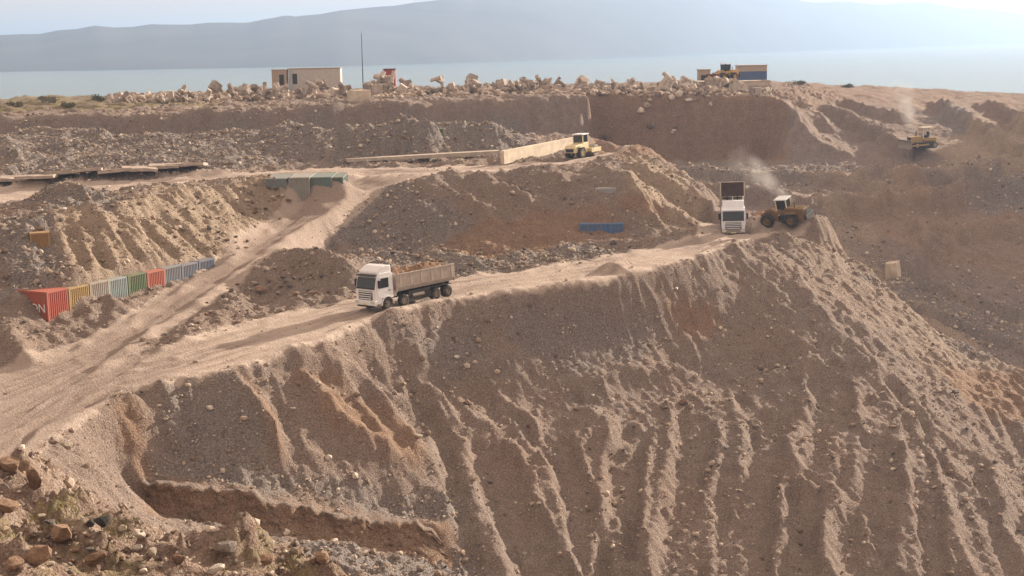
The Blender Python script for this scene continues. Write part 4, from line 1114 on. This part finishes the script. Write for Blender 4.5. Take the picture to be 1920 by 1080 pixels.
# low concrete wall by the compactor
w0, w1 = Vector(Pd(942, 304, 170.5)), Vector(Pd(1078, 284, 189.5))
d = w1 - w0; yaw = math.atan2(d.y, d.x)
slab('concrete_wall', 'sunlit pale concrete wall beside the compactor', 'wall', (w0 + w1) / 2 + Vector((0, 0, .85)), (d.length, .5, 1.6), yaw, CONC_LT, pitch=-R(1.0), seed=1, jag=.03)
v0, v1 = Vector(Pz(650, 308, -13.85)), Vector(Pz(935, 296, -13.7))
d = v1 - v0; yaw = math.atan2(d.y, d.x)
slab('concrete_beam', 'long low concrete beam lying behind the upper road', 'beam', (v0 + v1) / 2 + Vector((0, 0, .62)), (d.length, 1.6, .42), yaw, CONC, pitch=-R(1.3), seed=2, jag=.04)
slabl = ['leftmost broken concrete slab beside the upper road', 'second broken slab from the left, tilted', 'third broken slab from the left behind the road', 'fourth broken slab from the left, lying above the dark gap',
         'fifth broken slab from the left in the grey ledge', 'sixth broken slab from the left in the grey ledge', 'seventh broken slab from the left over a dark gap', 'last broken slab at the right end of the ledge']
for i, (px, py) in enumerate([(20, 343), (70, 340), (115, 336), (165, 330), (215, 327), (262, 324), (308, 321), (350, 317)]):
    p = hit(px, py)
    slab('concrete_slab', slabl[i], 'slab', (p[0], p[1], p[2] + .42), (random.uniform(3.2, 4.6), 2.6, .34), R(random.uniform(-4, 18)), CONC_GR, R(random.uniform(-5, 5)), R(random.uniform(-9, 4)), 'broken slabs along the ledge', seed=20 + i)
p = hit(1676, 522)
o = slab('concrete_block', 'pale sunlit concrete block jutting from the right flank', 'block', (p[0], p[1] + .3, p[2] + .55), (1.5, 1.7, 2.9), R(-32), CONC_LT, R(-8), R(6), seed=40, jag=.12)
p = hit(672, 191)
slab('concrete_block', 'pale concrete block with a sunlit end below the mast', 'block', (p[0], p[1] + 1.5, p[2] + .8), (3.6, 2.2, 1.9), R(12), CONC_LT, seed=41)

def rockmat(name, a, b):
    m, nt, bs = nodes(name)
    tc = N(nt, 'ShaderNodeTexCoord').outputs['Object']
    inf = N(nt, 'ShaderNodeObjectInfo').outputs['Random']
    n1 = noise(nt, tc, 2.2, 6, .65)
    nt.links.new(ramp(nt, math_(nt, 'ADD', n1, math_(nt, 'MULTIPLY', math_(nt, 'SUBTRACT', inf, .5), .5)), [(.25, a), (.75, b)]), bs.inputs['Base Color'])
    bs.inputs['Roughness'].default_value = .92; bs.inputs['Specular IOR Level'].default_value = .2
    bp = N(nt, 'ShaderNodeBump'); bp.inputs['Strength'].default_value = .6; bp.inputs['Distance'].default_value = .1
    nt.links.new(noise(nt, tc, 7, 4), bp.inputs['Height']); nt.links.new(bp.outputs[0], bs.inputs['Normal'])
    return m
# ------------------------------------------------------------------ plateau: armour units, cabins, mast
def tetrapod():
    m = MB()
    dirs = [Vector((0, 0, 1))] + [Vector((math.cos(a) * .943, math.sin(a) * .943, -.333)) for a in (0, 2.094, 4.189)]
    for q in dirs: m.tube(q * .05, q * 1.0, .48, .30, 8)
    return m
def dolos():
    m = MB()
    m.tube((0, 0, -.75), (0, 0, .75), .34, .34, 8)
    m.tube((-.85, 0, .75), (.85, 0, .75), .30, .24, 8); m.tube((0, -.85, -.75), (0, .85, -.75), .30, .24, 8)
    return m
def cubeunit():
    return MB().box((0, 0, 0), (1.35, 1.35, 1.35))
protos = [tetrapod().build('armour_unit', CONC_GR), dolos().build('armour_unit', CONC_GR), cubeunit().build('armour_unit', CONC_GR, None, .08)]
R_UNIT = rockmat('weathered_unit', (.22, .175, .145), (.54, .465, .40))
pm = [q.data for q in protos]
for q in pm: q.materials.clear(); q.materials.append(R_UNIT)
for q in protos: bpy.data.objects.remove(q)
garm = np.random.default_rng(17)
KIND = ['four legged', 'twisted', 'cube shaped']
def unit(px, d, dzz, s, kind, label):
    label = label.replace('armour unit', KIND[kind] + ' armour unit', 1) if 'standing' not in label and 'outlined' not in label and 'topmost' not in label and 'lone' not in label else label
    x = (px - 960) / FPX * d * 1.004
    o = bpy.data.objects.new('armour_unit', pm[kind]); COL.objects.link(o)
    o.location = (x, d, gz(x, d) + dzz); o.rotation_euler = tuple(garm.uniform(0, 6.28, 3)); o.scale = (s, s, s)
    tag(o, label, 'armour unit', 'concrete armour units heaped along the plateau')
LBS = [('concrete armour unit in the low row at far left', 222, 400, 38, 246, 258, 1), ('concrete armour unit before the long white cabin', 390, 660, 76, 250, 272, 2),
       ('concrete armour unit in the heap right of the mast', 690, 1105, 104, 256, 274, 2), ('concrete armour unit on the rim above the brown cut', 1105, 1440, 44, 251, 262, 1)]
for lb, x0, x1, n, d0, d1, lay in LBS:
    placed = []
    for i in range(n):
        px = garm.uniform(x0, x1); dd = d0 + (d1 - d0) * garm.random() ** 1.3
        s = garm.choice([.75, .85, .95, 1.05, 1.2, 1.35]); up = 0
        if i > n * (.6 if lay > 1 else .85):          # the later ones lie on top of two of the first
            qx, qd, qs, qu = placed[int(garm.integers(0, len(placed)))]
            px = qx + garm.uniform(-4, 4); dd = qd + garm.uniform(-.3, .3); up = qu + .75 * qs + .35 * s
            if up > 3.3: up = 0; px = garm.uniform(x0, x1)
        if not up: placed.append((px, dd, s, up))
        unit(px, dd, .5 * s + up * .9, s, int(garm.choice([0, 0, 1, 1, 2])), ('upper ' if up else '') + ('large ' if s > 1.12 else 'small ' if s < .95 else '') + lb)
for px, up, s, lb in [(418, 2.2, 1.2, 'tall armour unit standing highest left of the white cabin'), (1248, 2.0, 1.35, 'big armour unit standing out left of the pair against the sea'), (1285, 2.4, 1.1, 'branched armour unit outlined against the sea near the pale hut'), (1132, 1.6, 1.0, 'lone upright armour unit on the rim above the brown cut'), (832, 2.9, 1.3, 'topmost armour unit in the heap right of the mast')]:
    unit(px, 257, up, s, 1 if px != 418 else 2, lb)

def cabin(name, label, cat, px0, px1, ytop, d, mats, depth=3.0, door=None, wins=(), yaw=0.0, band=None):
    pc = Vector(Pd((px0 + px1) / 2, ytop, d)); w = (px1 - px0) / FPX * d
    zb = gz(pc.x, pc.y) - .1; h = pc.z - zb
    t = thing(name, label, cat); face(t, (pc.x, pc.y, zb), (math.sin(yaw), -math.cos(yaw)))
    if band: 
        MB().box((-depth / 2, 0, (h - band) / 2), (depth, w, h - band)).build('wall', mats[0], t, .02)
        MB().box((-depth / 2, 0, h - band / 2), (depth, w, band)).build('upper_wall', mats[1], t, .02)
    else:
        MB().box((-depth / 2, 0, h / 2), (depth, w, h)).build('wall', mats[0], t, .02)
    MB().box((-depth / 2, 0, h + .06), (depth + .3, w + .3, .12)).build('roof', mats[1], t, .02)
    for a in wins: 
        wd = MB().box((.02, a, h - 1.0), (.06, .9, .8)).build('window', GLASS, t)
        MB().box((.05, a, h - 1.45), (.08, 1.0, .06)).build('sill', mats[1], wd)
    if door is not None: MB().box((.02, door, 1.05 + h - 3), (.06, .9, 2.0)).build('door', DARK, t)
    return t
CABW = paint('cabin_white', (.52, .49, .47), .6, .25); CABT = paint('cabin_tan', (.40, .32, .25), .7, .3); CABB = paint('shed_blue', (.035, .085, .22), .6, .12); CABC = paint('shed_cream', (.40, .34, .27), .6, .2)
cabin('site_cabin', 'long white cabin behind the armour units left of the mast', 'cabin', 541, 637, 128.5, 284, (CABW, CABT), 3.0, -3.9, ())
cabin('site_cabin', 'small pale cabin at the left end of the long white one', 'cabin', 509, 536, 131, 283, (CABT, CABW), 2.6, .5)
cabin('shed', 'blue shed with cream upper band on the plateau edge', 'shed', 1384, 1438, 123, 279, (CABB, CABC), 3.2, None, (), band=1.1)
cabin('hut', 'small pale hut left of the orange loader', 'hut', 1310, 1332, 131, 276, (CABT, CABC), 2.2, -.2)
cabin('hut', 'red walled hut with dark roof above the armour units', 'hut', 719, 741, 130, 285, (paint('hut_red', (.30, .03, .03), .6, .15), DARK), 2.2)
pc = Vector(Pd(1358, 150, 268)); ld2.location = (pc.x, pc.y, gz(pc.x, pc.y) + 1.0)
face(ld2, (pc.x, pc.y, pc.z - .25), (-.75, -.66))
for k in range(7): unit(712 + k * 6, 276 + (k % 3), .9 + (k % 3) * 1.1, 1.4, k % 2, 'armour unit stacked in front of the red hut')
for k in range(26): unit(1322 + k * 4.9, 259 + (k * 7 % 5), .3 + (k % 3) * .75, .95 + .1 * (k % 4), k % 3, 'armour unit heaped below the blue shed')
hp = slab('earth_pad', 'low earth pad under the orange loader and the blue shed', 'pad', (pc.x + 1.5, pc.y + 1.5, (gz(pc.x, pc.y) + pc.z - .25) / 2 - .2), (13, 9, max(.4, pc.z - .25 - gz(pc.x, pc.y) + .4)), 0, CONC_GR, seed=60, jag=.15)
pm0 = Vector(Pd(681, 165, 272)); zb = gz(pm0.x, pm0.y); ztop = Pd(679.5, 63, 272)[2]
ms = thing('mast', 'thin tall dark steel mast rising above the armour units', 'mast'); ms.location = (pm0.x, pm0.y, zb)
MB().tube((0, 0, 0), (0, 0, ztop - zb), .11, .05).build('pole', DARK, ms)
MB().box((0, 0, .15), (.8, .8, .5)).build('footing', CONC, ms, .03)
MB().tube((0, 0, ztop - zb), (0, 0, ztop - zb + .5), .02).build('tip_rod', DARK, ms)

# ------------------------------------------------------------------ rocks
def rockmesh(seed, sub=2):
    bm = bmesh.new(); bmesh.ops.create_icosphere(bm, subdivisions=sub, radius=1.0)
    g = np.random.default_rng(seed)
    pl = [Vector(g.normal(0, 1, 3)).normalized() for _ in range(9)]; pl[0] = Vector((0, 0, 1)); off = g.uniform(.38, .8, 9)
    for v in bm.verts:
        for n, o in zip(pl, off):
            k = v.co.dot(n)
            if k > o: v.co -= n * (k - o) * .95
        v.co += Vector(g.normal(0, .03, 3))
    me = bpy.data.meshes.new('rock'); bm.to_mesh(me); bm.free(); return me
R_PALE = rockmat('pale_rock', (.30, .25, .20), (.52, .45, .37)); R_BROWN = rockmat('brown_rock', (.13, .08, .053), (.31, .21, .145)); R_BLACK = rockmat('black_rock', (.02, .019, .018), (.075, .07, .066)); R_GREY = rockmat('grey_rock', (.11, .095, .085), (.26, .225, .195)); R_WHITE = rockmat('white_rock', (.5, .46, .40), (.72, .67, .60))
RK = {}
def rock(px, py, wpx, mat, label, squash=.75, group=None, seed=None, sink=.25, yaw=None):
    p = hit(px, py); s = wpx / FPX * p[1] / 2
    key = (mat.name, (seed if seed is not None else random.randrange(8)))
    if key not in RK:
        RK[key] = rockmesh(100 + key[1]); RK[key].materials.append(mat)
    o = bpy.data.objects.new('rock', RK[key]); COL.objects.link(o)
    o.location = (p[0], p[1], p[2] + s * (squash - sink)); o.scale = (s, s * .85, s * squash)
    o.rotation_euler = (random.uniform(-.3, .3), random.uniform(-.3, .3), random.uniform(0, 6.28) if yaw is None else yaw)
    return tag(o, label, 'rock', group)
for a in [(193, 1000, 46, R_BLACK, 'large black angular rock on the foreground bank', 1.0), (170, 992, 20, R_BLACK, 'small black rock touching the large black one', 1.0), (427, 1058, 50, R_GREY, 'big dark grey rock beside the dry grass at the bottom', .95),
          (66, 925, 42, R_BROWN, 'tall brown rock standing at the edge of the left bank', 1.35), (15, 890, 60, R_BROWN, 'brown rock outcrop at the left picture edge', .8), (40, 884, 40, R_BROWN, 'flat brown rock with sunlit rim next to the outcrop', .8), (127, 842, 30, R_PALE, 'pale rounded boulder at the near edge of the haul road', .7),
          (402, 1078, 44, R_WHITE, 'white stone at the bottom edge of the picture', .6), (262, 1016, 34, R_PALE, 'flat pale rock behind the reddish clods', .5), (258, 1040, 22, R_WHITE, 'small white topped stone among the reddish clods', .7), (285, 1042, 26, R_PALE, 'rounded tan stone right of the white topped one', .9),
          (120, 1030, 70, R_BROWN, 'large reddish brown rock in the lower left foreground', .9), (70, 1060, 60, R_BROWN, 'reddish rock below the large brown one', .8), (30, 1075, 46, R_BROWN, 'orange brown rock in the bottom left corner', .8), (180, 1060, 54, R_BROWN, 'dark brown clod in the middle of the near bank', .7), (335, 1055, 36, R_BROWN, 'brown clod left of the big grey rock', .7),
          (553, 1042, 18, R_PALE, 'upright tan stone on the far end of the bank', 1.3), (605, 1068, 34, R_BROWN, 'pointed brown rock at the end of the bank', 1.3), (500, 1062, 44, R_BROWN, 'broad brown rock between the grey rock and the pointed one', .7), (15, 965, 60, R_BROWN, 'shaded brown boulder under the grassy bank', .7), (95, 985, 30, R_GREY, 'grey stone half hidden in the grass', .6),
          (785, 828, 17, R_PALE, 'single tan boulder on the gullied slope', .9), (490, 550, 26, R_BROWN, 'brown boulder on the small mound in the fork', .6), (478, 538, 16, R_PALE, 'pale boulder behind the brown one in the fork', .7), (1268, 546, 14, R_WHITE, 'white stone on the smooth upper slope', .5), (268, 640, 16, R_PALE, 'pale stone at the ramp edge near the fork', .8),
          (310, 790, 14, R_PALE, 'pale stone on the eroded slope at left', .8), (122, 393, 12, R_WHITE, 'white stone at the foot of the grey heap', .5), (1330, 770, 20, R_GREY, 'grey rock lying on the dozed berm', .7), (1280, 760, 22, R_BROWN, 'brown clod on the dozed berm', .7), (1300, 742, 16, R_PALE, 'pale clod atop the dozed berm', .7),
          (1790, 740, 20, R_GREY, 'dark rock at the foot of the lit flank', .8), (1760, 738, 14, R_PALE, 'pale rock at the foot of the lit flank', .7), (1855, 652, 10, R_WHITE, 'white stone on the right skyline of the flank', .6), (1072, 478, 22, R_PALE, 'pale boulder heap stone left of the blue container', .9), (1150, 458, 16, R_GREY, 'grey boulder in front of the blue container', .8)]:
    rock(a[0], a[1], a[2], a[3], a[4], a[5])
# rocks one can pick out on the slopes
random.seed(23)
ZR = [('weathered rock strewn on the slope under the upper road', [(300, 360), (520, 345), (560, 385), (440, 480), (330, 470)], 45), ('rubble rock on the bench behind the haul road', [(700, 470), (1120, 458), (1190, 468), (860, 518), (760, 500)], 50),
      ('rock lying on the floor of the pit', [(420, 1010), (700, 1045), (880, 1075), (640, 1075)], 40), ('rock on the low mounds between the two roads', [(260, 650), (500, 490), (620, 490), (660, 560), (480, 590)], 40),
      ('small rock on the gullied lower slope', [(860, 760), (1500, 720), (1880, 800), (1880, 1070), (960, 1070)], 45), ('stone on the sunlit near bank', [(10, 960), (120, 960), (600, 1060), (560, 1078), (10, 1078)], 40)]
def inpoly(x, y, q):
    c = False
    for i in range(len(q)):
        (ax_, ay_), (bx_, by_) = q[i], q[i - 1]
        if (ay_ > y) != (by_ > y) and x < (bx_ - ax_) * (y - ay_) / (by_ - ay_) + ax_: c = not c
    return c
for lb, q, n in ZR:
    k = 0
    while k < n:
        x = random.uniform(min(a[0] for a in q), max(a[0] for a in q)); y = random.uniform(min(a[1] for a in q), max(a[1] for a in q))
        if not inpoly(x, y, q): continue
        w = random.choice([7, 8, 9, 10, 11, 13]) * (1.5 if 'bank' in lb else 1.0)
        mt = random.choice([R_PALE, R_BROWN, R_GREY, R_BROWN, R_GREY])
        xs = [a[0] for a in q]; third = (x - min(xs)) / (max(xs) - min(xs))
        rock(x, y, w, mt, ('larger ' if w > 10 else 'small ') + mt.name.split('_')[0] + ' ' + lb.replace('small ', '').replace('weathered ', '') + ', ' + ('left part', 'middle part', 'right part')[min(2, int(third * 3))], random.uniform(.5, .9), lb.replace('rock', 'rocks').replace('stone', 'stones'))
        k += 1

# loose stones, too many to count
def rubble(name, label, n, seed, dens_fn, smin, smax, mat, low=False, yr=(45, 230)):
    g = np.random.default_rng(seed)
    X = g.uniform(-75, 82, n * 6) * (1.3 if yr[0] > 200 else 1); Y = yr[0] + (g.random(n * 6) ** .8) * (yr[1] - yr[0])
    keep = (np.abs(X) < Y * .40) & (g.random(n * 6) < dens_fn(X, Y))
    X, Y = X[keep][:n], Y[keep][:n]; n = len(X)
    S = smin * (1 - g.random(n)) ** (-.55); S = np.minimum(S, smax)
    bm = bmesh.new(); bmesh.ops.create_icosphere(bm, subdivisions=1, radius=1.0)
    if low:
        bm.free(); bm = bmesh.new(); [bm.verts.new(v) for v in ((1, 0, 0), (-1, 0, 0), (0, 1, 0), (0, -1, 0), (0, 0, 1), (0, 0, -1))]; bm.verts.ensure_lookup_table(); bm.verts.index_update()
        for f in ((0, 2, 4), (2, 1, 4), (1, 3, 4), (3, 0, 4), (2, 0, 5), (1, 2, 5), (3, 1, 5), (0, 3, 5)): bm.faces.new([bm.verts[k] for k in f])
    bv = np.array([v.co[:] for v in bm.verts]); bf = np.array([[v.index for v in f.verts] for f in bm.faces]); bm.free()
    var = [bv * g.uniform(.65, 1.2, (len(bv), 1)) * g.uniform(.6, 1.15, (1, 3)) for _ in range(24)]
    vi = g.integers(0, 24, n); an = g.uniform(0, 6.28, n)
    base = np.stack(var)[vi] * S[:, None, None]
    c, s = np.cos(an)[:, None], np.sin(an)[:, None]
    V = np.stack([base[..., 0] * c - base[..., 1] * s, base[..., 0] * s + base[..., 1] * c, base[..., 2] * .75], -1)
    V += np.stack([X, Y, pick(H, X, Y) + S * .25], -1)[:, None, :]
    F = bf[None] + (np.arange(n) * len(bv))[:, None, None]
    o = mesh_np(name, V.reshape(-1, 3), F.reshape(-1, 3), mat, 'stuff', smooth=False)
    tone = np.repeat(g.random(n), len(bv)); ca = o.data.color_attributes.new('tone', 'FLOAT_COLOR', 'POINT')
    ca.data.foreach_set('color', np.stack([tone] * 3 + [np.ones_like(tone)], -1).astype(np.float32).ravel())
    tag(o, label, 'stones')
def gravelmat():
    m, nt, b = nodes('loose_stone')
    a = N(nt, 'ShaderNodeVertexColor'); a.layer_name = 'tone'
    nt.links.new(ramp(nt, a.outputs[0], [(0, (.16, .125, .10)), (.4, (.31, .235, .18)), (.75, (.42, .345, .28)), (1, (.62, .55, .47))]), b.inputs['Base Color'])
    b.inputs['Roughness'].default_value = .95; b.inputs['Specular IOR Level'].default_value = .15
    return m
LOOSE = gravelmat()
clump = grf(1.5, 10, 1.2, 77)
def dfn(X, Y):
    c = pick(clump, X, Y)
    return (np.clip(.16 + .16 * c, .02, 1) + .55 * pick(GRAV, X, Y) + .2 * pick(TAN, X, Y) + .5 * pick(BANK.astype(float), X, Y)) * (1 - .96 * pick(ROADF, X, Y)) * (1 - .85 * pick(CLAY, X, Y)) * (1 - .5 * pick(SMOOTH, X, Y))
rubble('loose_stones', 'loose stones strewn all over the slopes and heaps', 14000, 5, dfn, .11, .34, LOOSE)
rubble('gravel', 'fine gravel and clods covering the slopes', 95000, 6, dfn, .05, .14, LOOSE, True)

def dplat(X, Y):
    px_, py_ = project(X, Y, pick(H, X, Y))
    return ((px_ > 215) & (px_ < 1445)) * np.clip(.4 + .45 * pick(clump, X, Y), .06, 1)
rubble('heap_rubble', 'broken pale rubble lying between the armour units', 11000, 9, dplat, .27, .95, LOOSE, yr=(247, 280))

# dry grass on the near bank
def grass():
    g = np.random.default_rng(8); n = 9000
    X = g.uniform(-27, -2, n * 3); Y = g.uniform(45, 62, n * 3)
    px, py = project(X, Y, pick(H, X, Y))
    m = ((py > 880) & (py < 1015) & (px < 150) & (px > -60)) | ((px > 380) & (px < 560) & (py > 1030) & (py < 1075)) | ((px > 100) & (px < 330) & (py > 970) & (py < 1010))
    m &= pick(gfield, X, Y) + .6 * pick(clump, X, Y) > .05
    X, Y = X[m][:n], Y[m][:n]; n = len(X); Z = pick(H, X, Y)
    a = g.uniform(0, 6.28, n); h = g.uniform(.10, .34, n); w = .018; lx = g.normal(0, .1, n); ly = g.normal(0, .1, n)
    V = np.stack([np.stack([X - w * np.cos(a), Y - w * np.sin(a), Z - .03], -1), np.stack([X + w * np.cos(a), Y + w * np.sin(a), Z - .03], -1), np.stack([X + lx, Y + ly, Z + h], -1)], 1)
    F = np.arange(n * 3).reshape(-1, 3)
    m_, nt, b = nodes('dry_grass')
    geo = N(nt, 'ShaderNodeNewGeometry').outputs['Position']
    nt.links.new(ramp(nt, noise(nt, geo, .8, 3), [(.35, (.10, .115, .035)), (.65, (.34, .26, .10))]), b.inputs['Base Color']); b.inputs['Roughness'].default_value = .9
    tag(mesh_np('dry_grass', V.reshape(-1, 3), F, m_, 'stuff', smooth=False), 'dry yellow green grass on the sunlit near bank', 'grass')
grass()
# low shrubs on the plateau at left
def shrub(px, py, w, label):
    p = hit(px, py); g = np.random.default_rng(int(px)); n = 500
    q = g.normal(0, 1, (n, 3)); q /= np.linalg.norm(q, axis=1)[:, None]; q *= g.uniform(.3, 1, (n, 1)) ** .5
    q += .35 * np.sin(q[:, [1, 2, 0]] * 4 + px); c = q * (w * 1.1, w * .7, w * .36) + (0, 0, w * .3)
    a = g.normal(0, .16, (n, 3)); b_ = g.normal(0, .16, (n, 3))
    V = np.stack([c, c + a, c + b_], 1).reshape(-1, 3)
    t = thing('shrub', label, 'shrub', 'low shrubs on the plateau edge'); t.location = p
    mesh_np('foliage', V, np.arange(n * 3).reshape(-1, 3), SHR, smooth=False, parent=t)
    MB().tube((0, 0, -.1), (0, 0, w * .6), .06, .03, 6).build('stem', RUST, t)
SHR = simple('shrub_leaf', (.14, .13, .075), .9, .4, 3)
for px, py, w, lb in [(92, 192, 1.6, 'broad low shrub near the left end of the plateau'), (185, 189, 1.2, 'rounded shrub left of the armour units'), (130, 201, 1.0, 'small shrub on the plateau below the broad one'), (30, 200, 1.2, 'shrub at the far left of the plateau'), (1500, 158, 1.1, 'dark shrub on the skyline right of the blue shed'), (1590, 164, 1.0, 'dark shrub farther right on the skyline')]:
    shrub(px, py, w, lb)

# ------------------------------------------------------------------ smoke
def smoke(label, a, b, r, dens_v, seed):
    """a soft drifting plume from a to b, thin at its source"""
    a, b = Vector(a), Vector(b)
    bm = bmesh.new(); bmesh.ops.create_icosphere(bm, subdivisions=3, radius=1.0)
    me = bpy.data.meshes.new('smoke'); bm.to_mesh(me); bm.free()
    m = bpy.data.materials.new('smoke'); m.use_nodes = True; nt = m.node_tree
    for q in list(nt.nodes): nt.nodes.remove(q)
    out = nt.nodes.new('ShaderNodeOutputMaterial'); v = nt.nodes.new('ShaderNodeVolumePrincipled'); v.inputs['Color'].default_value = (.66, .66, .67, 1); v.inputs['Anisotropy'].default_value = .1
    tc = N(nt, 'ShaderNodeTexCoord').outputs['Object']; geo = N(nt, 'ShaderNodeNewGeometry').outputs['Position']
    sp = N(nt, 'ShaderNodeSeparateXYZ'); nt.links.new(tc, sp.inputs[0])
    wd = math_(nt, 'ADD', math_(nt, 'MULTIPLY', sp.outputs[2], .4), .6)              # cone: narrow at the source
    rr = math_(nt, 'DIVIDE', math_(nt, 'SQRT', math_(nt, 'ADD', math_(nt, 'POWER', sp.outputs[0], 2.0), math_(nt, 'POWER', sp.outputs[1], 2.0))), wd)
    fall = math_(nt, 'MULTIPLY', math_(nt, 'SUBTRACT', 1.0, rr, True), math_(nt, 'SUBTRACT', 1.0, math_(nt, 'POWER', sp.outputs[2], 2.0), True))
    thin = math_(nt, 'SUBTRACT', 1.05, math_(nt, 'MULTIPLY', sp.outputs[2], .75))
    f = ramp(nt, noise(nt, geo, .5, 4, .6), [(.38, (0, 0, 0)), (.7, (1, 1, 1))])
    d_ = math_(nt, 'MULTIPLY', math_(nt, 'MULTIPLY', math_(nt, 'MULTIPLY', f, fall), thin), dens_v)
    nt.links.new(d_, v.inputs['Density']); nt.links.new(v.outputs[0], out.inputs['Volume'])
    me.materials.append(m); o = bpy.data.objects.new('smoke', me); COL.objects.link(o)
    o.location = (a + b) / 2; o.scale = (r, r, (b - a).length / 2); o.rotation_euler = (b - a).to_track_quat('Z', 'Y').to_euler()
    tag(o, label, 'smoke', kind='stuff')
smoke('grey exhaust smoke drifting left from the rusty loader', Pd(1492, 380, 152), Pd(1368, 285, 163), 2.4, .55, 1)
smoke('pale exhaust smoke rising from the bulldozer', Pd(1716, 255, 234), Pd(1684, 148, 242), 3.4, .6, 2)

# ------------------------------------------------------------------ haze
def haze():
    m = bpy.data.materials.new('haze_air'); m.use_nodes = True; nt = m.node_tree
    for n in list(nt.nodes): nt.nodes.remove(n)
    out = nt.nodes.new('ShaderNodeOutputMaterial'); v = nt.nodes.new('ShaderNodeVolumePrincipled')
    v.inputs['Color'].default_value = (.40, .56, .82, 1); v.inputs['Density'].default_value = 2.4e-4; v.inputs['Anisotropy'].default_value = .37
    nt.links.new(v.outputs[0], out.inputs['Volume'])
    zt = max(30.0, float(FV[..., 2].max()) + 20)
    xm = float(np.abs(FV[..., 0]).max()) + 21000; ym = float(FV[..., 1].max()) + 21000
    b = [(-xm, -3000, -66), (xm, -3000, -66), (xm, ym, -66), (-xm, ym, -66), (-xm, -3000, zt), (xm, -3000, zt), (xm, ym, zt), (-xm, ym, zt)]
    o = mesh_np('haze', b, [(3, 2, 1, 0), (4, 5, 6, 7), (0, 1, 5, 4), (1, 2, 6, 5), (2, 3, 7, 6), (3, 0, 4, 7)], m, 'stuff', smooth=False)
    tag(o, 'thin pale haze hanging over the pit and the sea', 'haze')
haze()
